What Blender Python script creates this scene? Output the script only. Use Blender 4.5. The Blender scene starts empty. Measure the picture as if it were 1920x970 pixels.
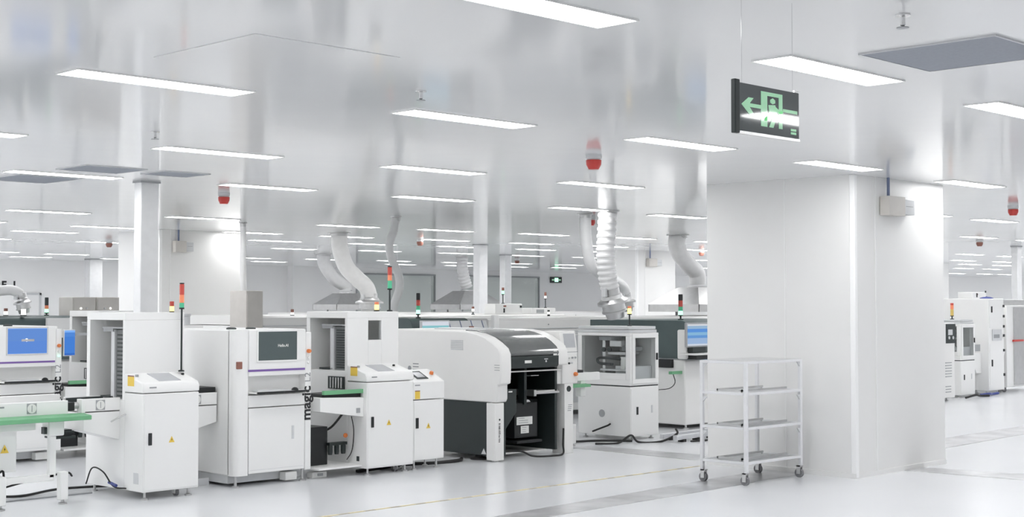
import bpy, bmesh, math, random
from mathutils import Vector, Matrix
random.seed(7)
PI = math.pi
SC = bpy.context.scene
COL = SC.collection

# ------------------------------------------------------------------ camera, light, exposure
EYE, H = 1.752, 3.075                      # eye height, ceiling height
F_PX, YAW, PITCH = 2635.2, math.radians(44.60), math.radians(1.884)
cam_d = bpy.data.cameras.new('camera')
cam = bpy.data.objects.new('camera', cam_d); COL.objects.link(cam)
cam_d.sensor_fit = 'HORIZONTAL'; cam_d.sensor_width = 36.0
cam_d.lens = 36.0 * F_PX / 1920.0
cam_d.clip_start, cam_d.clip_end = 0.1, 400
cam.location = (0, 0, EYE)
cam.rotation_euler = (PI / 2 + PITCH, 0, YAW - PI / 2)
SC.camera = cam
SC.view_settings.view_transform = 'Standard'
SC.view_settings.look = 'None'
SC.view_settings.gamma = 1.0
SC.view_settings.use_curve_mapping = False
SC.view_settings.exposure = 0.14
SC.cycles.use_denoising = True
SC.cycles.max_bounces = 9
SC.cycles.adaptive_threshold = 0.02
SC.cycles.diffuse_bounces = 7
SC.cycles.glossy_bounces = 5
SC.cycles.transparent_max_bounces = 12
SC.cycles.sample_clamp_indirect = 6
SC.cycles.caustics_reflective = False
SC.cycles.caustics_refractive = False
LAMP = 16.5                                # radiance of the ceiling panels
wd = bpy.data.worlds.new('world'); SC.world = wd; wd.use_nodes = True
wd.node_tree.nodes['Background'].inputs[0].default_value = (.9, .95, 1, 1)
wd.node_tree.nodes['Background'].inputs[1].default_value = 0.0

# ------------------------------------------------------------------ materials
def mat(name, col, rough=.4, metal=0.0, spec=.5, noise=.03, scale=9.0, emit=None, estr=0.0, coat=0.0, bump=0.0, bscale=20.0):
    m = bpy.data.materials.new(name); m.use_nodes = True
    nt = m.node_tree; b = nt.nodes['Principled BSDF']
    b.inputs['Roughness'].default_value = rough; b.inputs['Metallic'].default_value = metal
    b.inputs['Specular IOR Level'].default_value = spec
    b.inputs['Coat Weight'].default_value = coat; b.inputs['Coat Roughness'].default_value = .05
    tc = nt.nodes.new('ShaderNodeTexCoord')
    nz = nt.nodes.new('ShaderNodeTexNoise'); nz.inputs['Scale'].default_value = scale; nz.inputs['Detail'].default_value = 3
    nt.links.new(tc.outputs['Object'], nz.inputs['Vector'])
    rp = nt.nodes.new('ShaderNodeValToRGB')
    lo = [max(0, c * (1 - noise)) for c in col]; hi = [min(1, c * (1 + noise)) for c in col]
    rp.color_ramp.elements[0].color = (*lo, 1); rp.color_ramp.elements[1].color = (*hi, 1)
    rp.color_ramp.elements[0].position = .3; rp.color_ramp.elements[1].position = .7
    nt.links.new(nz.outputs['Fac'], rp.inputs['Fac']); nt.links.new(rp.outputs['Color'], b.inputs['Base Color'])
    if bump:
        bp = nt.nodes.new('ShaderNodeBump'); bp.inputs['Strength'].default_value = bump; bp.inputs['Distance'].default_value = .02
        n2 = nt.nodes.new('ShaderNodeTexNoise'); n2.inputs['Scale'].default_value = bscale
        nt.links.new(tc.outputs['Object'], n2.inputs['Vector'])
        nt.links.new(n2.outputs['Fac'], bp.inputs['Height']); nt.links.new(bp.outputs['Normal'], b.inputs['Normal'])
    if emit:
        b.inputs['Emission Color'].default_value = (*emit, 1); b.inputs['Emission Strength'].default_value = estr
    return m

M = {}
M['white'] = mat('white_powder_coat', (.84, .84, .83), .42, noise=.008, scale=3)
M['warm'] = mat('warm_white_plastic', (.81, .805, .79), .38, noise=.008, scale=3)
M['lightgrey'] = mat('light_grey_paint', (.62, .63, .64), .45)
M['grey'] = mat('mid_grey_metal', (.36, .37, .38), .45)
M['rack'] = mat('dark_grey_rack', (.20, .21, .21), .5)
M['beige'] = mat('beige_cabinet_paint', (.60, .575, .54), .5)
M['dark'] = mat('dark_green_grey_panel', (.022, .030, .030), .45)
M['teal'] = mat('slate_green_cover', (.075, .105, .105), .42)
M['black'] = mat('black_plastic', (.012, .014, .015), .5)
M['smoke'] = mat('smoked_acrylic_hood', (.115, .12, .12), .12, spec=.7, coat=.5)
M['steel'] = mat('brushed_steel', (.70, .70, .70), .22, metal=1.0, noise=.06, scale=30)
M['satin'] = mat('satin_steel_sheet', (.62, .62, .62), .38, metal=1.0, noise=.04)
M['alu'] = mat('aluminium_profile', (.74, .75, .77), .4, metal=.7)
M['chrome'] = mat('chrome', (.8, .8, .8), .12, metal=1.0)
M['green'] = mat('green_belt_edge', (.16, .42, .22), .5)
M['purple'] = mat('purple_strip', (.20, .11, .36), .4)
M['yellow'] = mat('yellow_sticker', (.80, .56, .08), .5)
M['orange'] = mat('orange_button', (.75, .22, .06), .4)
M['red'] = mat('red_plastic', (.55, .05, .04), .35)
M['brown'] = mat('brown_socket', (.28, .12, .09), .5)
M['blue'] = mat('blue_sleeve', (.05, .07, .26), .5)
M['conduit'] = mat('blue_grey_conduit', (.16, .20, .32), .45)
M['ink'] = mat('black_ink', (.02, .02, .022), .6)
M['greyink'] = mat('grey_ink', (.30, .31, .32), .6)
M['paper'] = mat('paper_label', (.78, .78, .76), .6)
M['screen_dark'] = mat('dark_screen_glass', (.055, .07, .072), .18, emit=(.05, .065, .067), estr=.6)
M['screen_grey'] = mat('grey_touch_screen', (.45, .46, .48), .2)
M['tyre'] = mat('grey_caster_tyre', (.20, .20, .21), .6)
M['trolley'] = mat('silver_painted_tube', (.76, .765, .78), .4)
M['rubber'] = mat('black_rubber', (.02, .02, .02), .7)
M['duct'] = mat('white_flexible_duct', (.80, .80, .80), .45)
M['window'] = mat('grey_window_glass', (.30, .33, .32), .06, spec=.8)
M['grille'] = mat('grey_return_air_grille', (.27, .29, .33), .6, noise=.05, scale=60)
M['floor_steel'] = mat('steel_floor_channel', (.62, .62, .63), .3, metal=.7, noise=.25, scale=2.5)

def emis(name, col, s):
    m = bpy.data.materials.new(name); m.use_nodes = True; nt = m.node_tree
    for n in list(nt.nodes): nt.nodes.remove(n)
    e = nt.nodes.new('ShaderNodeEmission'); e.inputs[0].default_value = (*col, 1); e.inputs[1].default_value = s
    o = nt.nodes.new('ShaderNodeOutputMaterial'); nt.links.new(e.outputs[0], o.inputs[0]); return m
M['lamp'] = emis('lit_led_panel', (1.0, 1.0, 1.0), LAMP)
M['lit_yellow'] = emis('lit_amber_lens', (1.0, .78, .25), 2.2)
M['lit_green'] = emis('lit_green_lens', (.42, 1.0, .66), 1.8)
M['lit_white'] = emis('lit_white_lens', (1, 1, .96), 1.6)
M['lens_green'] = mat('green_lens', (.10, .48, .28), .25, emit=(.05, .5, .25), estr=.12)
M['lens_red'] = mat('red_lens', (.58, .09, .07), .25)
M['lens_coral'] = mat('orange_lens', (.78, .26, .14), .25, emit=(.8, .25, .12), estr=.15)
M['lens_amber'] = mat('amber_lens', (.72, .52, .16), .25)
M['sign_green'] = mat('luminous_green_print', (.36, .66, .42), .04, spec=.9, coat=.8, emit=(.30, .62, .38), estr=.35)
M['sign_dark'] = mat('dark_glossy_sign', (.045, .06, .062), .04, spec=.9, coat=.8)

def glass(name, tint, gl=.25):
    m = bpy.data.materials.new(name); m.use_nodes = True; nt = m.node_tree
    for n in list(nt.nodes): nt.nodes.remove(n)
    t = nt.nodes.new('ShaderNodeBsdfTransparent'); t.inputs[0].default_value = (*tint, 1)
    g = nt.nodes.new('ShaderNodeBsdfGlossy'); g.inputs['Roughness'].default_value = .05; g.inputs[0].default_value = (.9, .9, .9, 1)
    fr = nt.nodes.new('ShaderNodeFresnel'); fr.inputs[0].default_value = 1.4
    ge = nt.nodes.new('ShaderNodeNewGeometry'); mul = nt.nodes.new('ShaderNodeMath'); mul.operation = 'MULTIPLY'; inv = nt.nodes.new('ShaderNodeMath'); inv.operation = 'SUBTRACT'; inv.inputs[0].default_value = 1.0
    nt.links.new(ge.outputs['Backfacing'], inv.inputs[1]); nt.links.new(inv.outputs[0], mul.inputs[0]); nt.links.new(fr.outputs[0], mul.inputs[1])
    mx = nt.nodes.new('ShaderNodeMixShader'); o = nt.nodes.new('ShaderNodeOutputMaterial')
    nt.links.new(mul.outputs[0], mx.inputs[0]); nt.links.new(t.outputs[0], mx.inputs[1]); nt.links.new(g.outputs[0], mx.inputs[2])
    nt.links.new(mx.outputs[0], o.inputs[0]); return m
M['glass'] = glass('clear_acrylic', (.92, .93, .93))
M['window'] = glass('grey_window_glass', (.80, .83, .82))
M['clear'] = glass('clear_side_sheet', (.95, .95, .95))

def screen_mat(name, stops, s=1.0):
    """lit display: horizontal bands in generated coordinates, given off by the screen itself"""
    m = bpy.data.materials.new(name); m.use_nodes = True; nt = m.node_tree
    for n in list(nt.nodes): nt.nodes.remove(n)
    tc = nt.nodes.new('ShaderNodeTexCoord'); sx = nt.nodes.new('ShaderNodeSeparateXYZ')
    rp = nt.nodes.new('ShaderNodeValToRGB'); rp.color_ramp.interpolation = 'CONSTANT'
    els = rp.color_ramp.elements
    while len(els) < len(stops): els.new(.5)
    for e, (p, c) in zip(els, stops): e.position = p; e.color = (*c, 1)
    e = nt.nodes.new('ShaderNodeEmission'); e.inputs[1].default_value = s
    o = nt.nodes.new('ShaderNodeOutputMaterial')
    nt.links.new(tc.outputs['Generated'], sx.inputs[0]); nt.links.new(sx.outputs['Z'], rp.inputs[0])
    nt.links.new(rp.outputs[0], e.inputs[0]); nt.links.new(e.outputs[0], o.inputs[0]); return m
M['screen_blue'] = screen_mat('lit_blue_screen', [(0, (.10, .26, .72)), (.03, (.11, .24, .62)), (.5, (.12, .25, .60)), (.97, (.22, .40, .80))])
M['screen_deep'] = screen_mat('lit_deep_blue_screen', [(0, (.04, .14, .50)), (.08, (.06, .20, .60)), (.75, (.08, .23, .62)), (.92, (.20, .42, .85))])
M['screen_app'] = screen_mat('lit_software_screen', [(0, (.55, .60, .68)), (.08, (.30, .42, .62)), (.35, (.12, .28, .58)), (.48, (.22, .42, .62)), (.62, (.10, .26, .62)), (.78, (.28, .42, .58)), (.92, (.60, .62, .66))])
M['screen_list'] = screen_mat('lit_list_screen', [(0, (.12, .28, .52)), (.42, (.24, .50, .54)), (.82, (.60, .63, .70))])

# floor and ceiling: glossy, with joints and slight waviness
def floor_mat():
    m = mat('grey_epoxy_floor', (.74, .75, .77), .22, noise=.02, scale=.7, bump=.02, bscale=1.2); return m
def ceil_mat():
    m = mat('glossy_white_ceiling_panel', (.76, .763, .765), .10, noise=.015, scale=.4)
    nt = m.node_tree; b = nt.nodes['Principled BSDF']
    tc = nt.nodes.new('ShaderNodeTexCoord')
    n2 = nt.nodes.new('ShaderNodeTexNoise'); n2.inputs['Scale'].default_value = .9; n2.inputs['Detail'].default_value = 2
    bp = nt.nodes.new('ShaderNodeBump'); bp.inputs['Strength'].default_value = .10; bp.inputs['Distance'].default_value = .02
    nt.links.new(tc.outputs['Object'], n2.inputs['Vector']); nt.links.new(n2.outputs['Fac'], bp.inputs['Height'])
    nt.links.new(bp.outputs['Normal'], b.inputs['Normal'])
    return m
M['floor'] = floor_mat(); M['ceiling'] = ceil_mat()
M['wall'] = mat('white_wall_panel', (.92, .92, .915), .4, noise=.008, scale=.6)
M['pillar'] = mat('white_pillar_panel', (.80, .797, .785), .45, noise=.02, scale=1.2)
M['glossywhite'] = mat('glossy_white_column', (.74, .745, .75), .2)
def tape_mat():
    m = mat('hazard_tape', (.70, .58, .25), .5); nt = m.node_tree; b = nt.nodes['Principled BSDF']
    tc = nt.nodes.new('ShaderNodeTexCoord'); w = nt.nodes.new('ShaderNodeTexWave'); w.inputs['Scale'].default_value = 1.1
    rp = nt.nodes.new('ShaderNodeValToRGB'); rp.color_ramp.interpolation = 'CONSTANT'
    rp.color_ramp.elements[0].color = (.42, .38, .30, 1); rp.color_ramp.elements[1].color = (.66, .58, .36, 1); rp.color_ramp.elements[1].position = .35
    nt.links.new(tc.outputs['Object'], w.inputs['Vector']); nt.links.new(w.outputs['Fac'], rp.inputs['Fac']); nt.links.new(rp.outputs[0], b.inputs['Base Color'])
    return m
M['tape'] = tape_mat()

# ------------------------------------------------------------------ mesh helpers
class MB:
    def __init__(s): s.v = []; s.f = []
    def add(s, vs, fs):
        o = len(s.v); s.v += [tuple(p) for p in vs]; s.f += [[i + o for i in f] for f in fs]; return s
    def box(s, x0, x1, y0, y1, z0, z1):
        vs = [(x, y, z) for z in (z0, z1) for y in (y0, y1) for x in (x0, x1)]
        return s.add(vs, [(0, 2, 3, 1), (4, 5, 7, 6), (0, 1, 5, 4), (2, 6, 7, 3), (0, 4, 6, 2), (1, 3, 7, 5)])
    def prism(s, poly, axis, a, b):
        n = len(poly)
        def P(p, t):
            return {'x': (t, p[0], p[1]), 'y': (p[0], t, p[1]), 'z': (p[0], p[1], t)}[axis]
        vs = [P(p, a) for p in poly] + [P(p, b) for p in poly]
        fs = [tuple(range(n)), tuple(range(2 * n - 1, n - 1, -1))] + [(i, (i + 1) % n, n + (i + 1) % n, n + i) for i in range(n)]
        return s.add(vs, fs)
    def tube(s, pts, r, seg=10, rs=None):
        pts = [Vector(p) for p in pts]; n = len(pts); up = None; rings = []
        for i, p in enumerate(pts):
            t = (pts[min(i + 1, n - 1)] - pts[max(i - 1, 0)]).normalized()
            if up is None:
                up = Vector((0, 0, 1)) if abs(t.z) < .9 else Vector((1, 0, 0))
            a = (up - t * up.dot(t)).normalized(); b = t.cross(a); up = a
            rr = rs[i] if rs else r
            rings.append([p + a * math.cos(k * 2 * PI / seg) * rr + b * math.sin(k * 2 * PI / seg) * rr for k in range(seg)])
        vs = [q for R in rings for q in R]
        fs = [(i * seg + k, i * seg + (k + 1) % seg, (i + 1) * seg + (k + 1) % seg, (i + 1) * seg + k) for i in range(n - 1) for k in range(seg)]
        fs += [tuple(range(seg - 1, -1, -1)), tuple(range((n - 1) * seg, n * seg))]
        return s.add(vs, fs)
    def cyl(s, p0, p1, r, seg=16): return s.tube([p0, p1], r, seg)
    def lathe(s, c, prof, axis=(0, 0, 1), seg=20):
        ax = Vector(axis).normalized(); a = ax.orthogonal().normalized(); b = ax.cross(a); c = Vector(c); vs = []
        for r, z in prof:
            vs += [c + ax * z + (a * math.cos(k * 2 * PI / seg) + b * math.sin(k * 2 * PI / seg)) * max(r, 1e-4) for k in range(seg)]
        n = len(prof)
        fs = [(i * seg + k, i * seg + (k + 1) % seg, (i + 1) * seg + (k + 1) % seg, (i + 1) * seg + k) for i in range(n - 1) for k in range(seg)]
        fs += [tuple(range(seg - 1, -1, -1)), tuple(range((n - 1) * seg, n * seg))]
        return s.add(vs, fs)
    def quad(s, a, b, c, d): return s.add([a, b, c, d], [(0, 1, 2, 3)])
    def build(s, name, m, parent=None, bevel=0.0, smooth=35):
        off = Vector((0, 0, 0)); r = parent
        while r is not None:
            off += Vector(r.get('_o', (0, 0, 0))); r = r.parent
        me = bpy.data.meshes.new(name)
        me.from_pydata([Vector(p) - off for p in s.v], [], s.f)
        bm = bmesh.new(); bm.from_mesh(me); bmesh.ops.recalc_face_normals(bm, faces=bm.faces); bm.to_mesh(me); bm.free()
        me.polygons.foreach_set('use_smooth', [True] * len(me.polygons))
        me.set_sharp_from_angle(angle=math.radians(smooth))
        me.materials.append(M[m] if isinstance(m, str) else m)
        o = bpy.data.objects.new(name, me); COL.objects.link(o)
        if parent is not None: o.parent = parent
        if bevel:
            bv = o.modifiers.new('edge', 'BEVEL'); bv.width = bevel; bv.segments = 2; bv.limit_method = 'ANGLE'; bv.angle_limit = math.radians(40)
        return o

def tag(o, label, cat, group=None):
    o['label'] = label; o['category'] = cat
    if group: o['group'] = group
    return o
def thing(name, label, cat, loc, group=None):
    o = bpy.data.objects.new(name, None); COL.objects.link(o); o.location = loc; o['_o'] = tuple(loc)
    o.empty_display_size = .1
    return tag(o, label, cat, group)
def struct(mb, name, m, parent=None, bevel=0.0):
    o = mb.build(name, m, parent, bevel)
    if parent is None: o['kind'] = 'structure'
    return o
def bx(name, m, parent, *d, bevel=0.0): return MB().box(*d).build(name, m, parent, bevel)
def dup(root, d, label=None, group=None, parent=None):
    c = root.copy(); COL.objects.link(c)
    if parent is not None: c.parent = parent
    else: c.location = Vector(root.location) + Vector(d); c['_o'] = tuple(c.location)
    if label: c['label'] = label
    if group: c['group'] = group
    for ch in root.children: dup(ch, None, parent=c)
    return c
def text(name, s, size, m, parent, loc, rot, bold=0.0):
    cu = bpy.data.curves.new(name, 'FONT'); cu.body = s; cu.size = size; cu.extrude = .0008; cu.offset = bold
    cu.materials.append(M[m]); fo = bpy.data.objects.new(name, cu); COL.objects.link(fo)
    me = bpy.data.meshes.new_from_object(fo); bpy.data.objects.remove(fo); o = bpy.data.objects.new(name, me); COL.objects.link(o)
    off = Vector((0, 0, 0)); r = parent
    while r is not None:
        off += Vector(r.get('_o', (0, 0, 0))); r = r.parent
    o.parent = parent; o.location = Vector(loc) - off; o.rotation_euler = rot; return o
FRONT = (PI / 2, 0, 0); FRONT_UP = (PI / 2, -PI / 2, 0)

def arc(cx, cz, r, a0, a1, n=8):
    return [(cx + r * math.cos(math.radians(a0 + (a1 - a0) * i / n)), cz + r * math.sin(math.radians(a0 + (a1 - a0) * i / n))) for i in range(n + 1)]
def bez(pts, n=24):
    """smooth path through points (Catmull-Rom)"""
    P = [Vector(p) for p in pts]; P = [P[0] * 2 - P[1]] + P + [P[-1] * 2 - P[-2]]; out = []
    for i in range(1, len(P) - 2):
        for k in range(n):
            t = k / n; a, b, c, d = P[i - 1], P[i], P[i + 1], P[i + 2]
            out.append(.5 * ((2 * b) + (c - a) * t + (2 * a - 5 * b + 4 * c - d) * t * t + (3 * b - a - 3 * c + d) * t ** 3))
    return out + [P[-2]]

# ------------------------------------------------------------------ the setting
XL, XR, YF, YB = -6.0, 62.0, -6.0, 39.3
struct(MB().box(XL, XR, YF, YB, -.2, 0), 'floor', 'floor')
struct(MB().box(XL, XR, YF, YB, H, H + .2), 'ceiling', 'ceiling')
struct(MB().box(XL, 31.9, YB, YB + .2, 0, H).box(35.7, 37.1, YB, YB + .2, 0, H).box(41.4, XR, YB, YB + .2, 0, H).box(31.9, 35.7, YB, YB + .2, 0, .95).box(37.1, 41.4, YB, YB + .2, 0, .95).box(31.9, 35.7, YB, YB + .2, 2.89, H).box(37.1, 41.4, YB, YB + .2, 2.89, H), 'wall_back', 'wall')
struct(MB().box(28, 56, 47, 47.2, 0, H), 'wall_beyond', 'wall'); struct(MB().box(28, 56, YB + .2, 47, -.2, 0), 'floor_beyond', 'floor'); struct(MB().box(28, 56, YB + .2, 47, H, H + .2), 'ceiling_beyond', 'ceiling')
struct(MB().box(27.8, 28, YB + .2, 47.2, 0, H).box(56, 56.2, YB + .2, 47.2, 0, H), 'wall_side_beyond', 'wall')
struct(MB().box(XL, XR, YF - .2, YF, 0, H), 'wall_front', 'wall')
struct(MB().box(XL - .2, XL, YF, YB, 0, H), 'wall_left', 'wall')
struct(MB().box(XR, XR + .2, YF, YB, 0, H), 'wall_right', 'wall')
struct(MB().box(28.9, 29.75, YB - .3, YB, 0, H), 'trim_1', 'wall')
for i, (a, b) in enumerate(((31.9, 35.7), (37.1, 41.4))):
    w = MB()
    w.box(a, b, YB - .06, YB, 2.83, 2.89).box(a, b, YB - .06, YB, .95, 1.0).box(a, a + .05, YB - .06, YB, 1, 2.83).box(b - .05, b, YB - .06, YB, 1, 2.83)
    wo = struct(w, 'window_%d' % (i + 1), 'grey')
    bx('pane', 'window', wo, a + .05, b - .05, YB - .03, YB - .02, 1.0, 2.83)
    bx('mullion', 'alu', wo, (a + b) / 2 - .02, (a + b) / 2 + .02, YB - .05, YB - .03, 1.0, 2.83)
d = MB().box(18.5, 18.56, YB - .05, YB, 0, 2.1).box(19.85, 19.91, YB - .05, YB, 0, 2.1).box(18.5, 19.91, YB - .05, YB, 2.04, 2.1)
do = struct(d, 'door_1', 'lightgrey')
bx('door_panel', 'wall', do, 18.56, 19.85, YB - .03, YB - .005, 0, 2.04)
bx('door_handle', 'steel', do, 18.66, 18.70, YB - .07, YB - .03, .95, 1.15)
tg = tag(text('wall_lettering', 'E  1', .30, 'ink', None, (18.69, YB - .012, 2.23), FRONT, .012), 'black letter E and numeral 1 on the far white wall', 'sign')

# steel channels let into the floor, hazard tape
struct(MB().prism([(2.0, 7.55), (8.4, 7.97), (10.8, 8.03), (18.4, 8.46), (40, 9.1), (40, 9.65), (17.1, 8.95), (11.2, 8.5), (8.23, 8.3), (2.0, 7.95)], 'z', 0, .004), 'floor_strip', 'floor_steel')
struct(MB().prism([(13.52, 7.51), (13.92, 7.51), (14.10, 6.4), (14.3, 3.0), (13.9, 3.0), (13.62, 6.25)], 'z', 0, .004), 'floor_strip', 'floor_steel')
struct(MB().prism([(12.75, 9.65), (13.25, 9.9), (13.2, 11.6), (12.8, 11.6)], 'z', 0, .003), 'floor_strip', 'floor_steel')
struct(MB().box(2.5, 12.4, 9.29, 9.325, 0, .003), 'floor_marking_line', 'tape')
struct(MB().box(4.2, 6.6, 11.98, 12.06, 0, .012), 'floor_track', 'grey')

# square pillars clad in white panels, each with a junction box
def pillar(x, y, label_box, w=1.87, dpt=1.84, seam=.41, bo=.50, k=1.0):
    p = MB().box(x, x + w, y, y + dpt, 0, H); po = struct(p, 'pillar', 'pillar')
    MB().box(x - .012, x + .05, y - .012, y + .05, 0, H).build('corner_post', 'wall', po, .01)
    MB().box(x + seam, x + seam + .015, y - .006, y, 0, H).build('panel_seam', 'white', po)
    MB().box(x - .006, x, y + .82, y + .835, 0, H).build('panel_seam', 'white', po)
    MB().box(x - .02, x + w, y - .01, y, 0, .05).box(x - .02, x, y, y + dpt, 0, .05).build('skirting', 'pillar', po)
    t = thing('junction_box', label_box, 'electrical box', (x + bo + .2, y - .1, 2.78))
    bx('box', 'beige', t, x + bo, x + bo + .33 * k, y - .12, y - .006, 2.68, 2.88, bevel=.006)
    bx('cover', 'lightgrey', t, x + bo + .33 * k, x + bo + .56 * k, y - .10, y - .006, 2.70, 2.86, bevel=.006)
    bx('cover_slot', 'greyink', t, x + bo + .38 * k, x + bo + .52 * k, y - .103, y - .10, 2.785, 2.79)
    MB().cyl((x + bo + .10, y - .05, 2.88), (x + bo + .10, y - .05, H), .016).build('conduit', 'conduit', t)
    return po
pillar(12.56, 7.52, 'beige junction box with blue conduit high on the nearest big pillar')
pillar(13.2, 21.7, 'junction box with blue conduit on the middle pillar behind the tall column', 1.8, 1.4, .21, .25, .68)
pillar(26.3, 21.7, 'small junction box on the far pillar behind the ribbed ducts', 1.5, 1.0, .3, .35, .9)
pillar(40.1, 21.7, 'distant junction box on the pillar mostly hidden behind the nearest pillar')
def column(x, y, w=.22, d_=.14):
    o = struct(MB().box(x, x + w, y, y + d_, 0, H), 'column', 'glossywhite', None, .01)
    MB().box(x - .012, x + w + .012, y - .012, y + d_ + .012, H - .02, H).build('collar', 'grey', o)
    return o
column(7.86, 13.3); column(21.3, 22.0, .25, .2); column(26.3, 26.2, .25, .2)
column(20.35, 37.2, .40, .3); column(21.65, 36.6, .40, .3); column(30.5, 14.1, .22, .15)

# ------------------------------------------------------------------ ceiling lights
LIGHTS = [(4.42,4.25),(6.89,4.26),(9.28,4.25),(4.45,7.33),(6.86,7.22),(9.17,7.08),(11.66,7.13),(14.45,7.2),(16.9,7.2),(19.4,7.2),(4.51,10.44),(6.87,10.34),(9.24,10.18),(11.7,10.15),(14.4,10.15),(16.6,10.15),(18.91,10.13),(21.05,10.09),
(6.94,13.22),(9.31,13.02),(11.74,12.94),(14.48,12.9),(16.68,12.96),(19.1,12.9),(21.5,12.9),(23.7,12.85),(25.99,12.79),(28.2,12.69),(28.9,17.3),(31.9,17.3),(34.66,17.3),(36.9,17.27),
(9.57,18.67),(11.94,18.4),(14.85,18.49),(16.93,18.34),(19.2,18.08),(21.51,17.83),(24.1,17.75),(39.3,19.85),(41.5,19.62),(9.7,21.58),(12.15,21.69),(15.01,21.47),(17.17,21.44),(19.48,21.13),(21.87,20.97),(24.18,20.79),(27.28,20.59),(30.0,20.6),(43.21,21.59),(45.2,21.41),
(12.16,23.86),(17.24,23.88),(19.67,23.67),(21.95,23.32),(24.36,23.21),(26.6,23.08),(33.63,25.21),(47.79,24.12),(49.6,23.91),(12.44,27.06),(15.09,26.98),(20.02,26.97),(22.31,26.55),(24.7,26.31),(27.21,26.28),(29.52,26.08),(55.5,28.32),(57.2,27.92),(58.9,27.8),(41.16,30.62),
(23.13,33.11),(25.27,32.66),(27.66,32.27),(30.14,32.12),(32.22,31.55),(34.45,31.3),(15.88,33.75),(18.0,34.1),(25.4,35.49),(30.19,34.88),(32.56,34.62),(34.96,34.35),(37.02,33.9),(18.32,36.74),(20.94,36.5)]
ORD = ['first','second','third','fourth','fifth','sixth','seventh','eighth','ninth','tenth','eleventh','twelfth','thirteenth','fourteenth','fifteenth','sixteenth','seventeenth','eighteenth']
frame_mb = MB().box(-.6, .6, -.127, -.118, -.010, .0).box(-.6, .6, .118, .127, -.010, 0).box(-.6, -.59, -.118, .118, -.010, 0).box(.59, .6, -.118, .118, -.010, 0)
proto_l = frame_mb.build('ceiling_light', 'white'); proto_l.location = (0, 0, H)
MB().box(-.59, .59, -.118, .118, -.007, 0).build('diffuser', 'lamp', proto_l)
bands = [2.5, 5.7, 8.7, 11.6, 15.5, 19.95, 22.6, 25.2, 28.9, 33.0, 35.2, 39]
first = True; placed = []
def band(y): return max(i for i, b in enumerate(bands) if y >= b)
rows = {}
for p in LIGHTS: rows.setdefault(band(p[1]), []).append(p)
for r in sorted(rows):
    for k, (x, y) in enumerate(sorted(rows[r])):
        o = proto_l if first else dup(proto_l, (0, 0, 0))
        first = False; o.location = (x, y, H)
        where = 'row nearest the camera' if r == 0 else ('%s row from the camera' % ORD[r])
        tag(o, 'lit white ceiling light panel, %s from the left in the %s' % (ORD[k], where), 'ceiling light', 'ceiling light panels')
        placed.append((x, y))
o = dup(proto_l, (0, 0, 0)); o.location = (8.62, 1.25, H)
tag(o, 'ceiling light panel mirrored in the dark exit sign', 'ceiling light', 'ceiling light panels')
placed.append((8.62, 1.25))
# unseen area lamps added at the ceiling, continuing the fixtures outside the frame
def area(x, y):
    l = bpy.data.lights.new('unseen_ceiling_lamp', 'AREA'); l.shape = 'RECTANGLE'; l.size = 1.2; l.size_y = .27
    l.energy = LAMP * 1.2 * .27 * PI; l.color = (1, 1, 1)
    ob = bpy.data.objects.new('unseen_ceiling_lamp', l); COL.objects.link(ob); ob.location = (x, y, H - .01)
xs = [-3.0, -.5, 1.95, 4.42, 6.89, 9.28, 11.66, 14.45, 16.9, 19.4, 21.9, 24.5, 27, 30, 33]
for y in (-1.7, 1.25, 4.25, 7.2, 10.2, 13.1):
    for x in xs:
        if y > 0 and (x > -1 or y > 8) and all(abs(x - a) > 1.5 or abs(y - b) > 1.6 for a, b in placed): area(x, y); placed.append((x, y))
for x in (33, 36.5, 40, 44, 48, 52):
    for y in (41.3, 44.2): area(x, y)
def seen(x, y):
    """is this ceiling point inside the frame, and clear of the pillars?"""
    dx, dy = math.cos(YAW), math.sin(YAW); dep = x * dx + y * dy
    if dep < 1: return False
    u = 960 + F_PX * (x * dy - y * dx) / dep
    if u < -90 or u > 2010: return False
    if x > 14 and 1420 < u < 1700: return False
    if y > 23.5 and 285 < u < 395 : return False
    return True
for j in range(16):  # unseen lamps added off frame and behind pillars to brighten the far end
    y = 15.6 + 2.7 * j if j < 9 else 4.25 + 2.9 * (j - 9)
    if y > 38.8: continue
    for i in range(28):
        x = -4 + 2.45 * i
        if x > XR - 1.5 or (y < 15 and x < 15): continue
        if not seen(x, y) and all(abs(x - a) > 1.6 or abs(y - b) > 1.3 for a, b in placed): area(x, y); placed.append((x, y))

# ceiling fittings
def grille(x0, x1, y0, y1, label):
    t = thing('ceiling_grille', label, 'ceiling grille', (x0, y0, H), 'grey air grilles in the ceiling')
    MB().box(x0, x1, y0, y1, H - .006, H).build('grille_panel', 'grille', t)
    MB().box(x0 - .01, x1 + .01, y0 - .01, y0, H - .009, H).box(x0 - .01, x1 + .01, y1, y1 + .01, H - .009, H).box(x0 - .01, x0, y0, y1, H - .009, H).box(x1, x1 + .01, y0, y1, H - .009, H).build('frame', 'lightgrey', t)
grille(6.53, 7.27, 3.12, 3.86, 'large grey square grille in the ceiling beyond the green exit sign')
grille(6.6, 7.28, 13.5, 14.3, 'grey ceiling grille under the long light at the left edge')
grille(6.6, 7.24, 12.15, 12.72, 'grey ceiling grille left of the tall white column top')
grille(7.44, 7.95, 12.14, 12.58, 'small grey ceiling grille just above the tall white column top')
t = thing('ceiling_hatch', 'square white access hatch flush in the ceiling near the closest lights', 'ceiling hatch', (3.97, 5.67, H))
MB().box(3.97, 4.9, 5.67, 6.6, H - .004, H).build('hatch_panel', 'ceiling', t)
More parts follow.
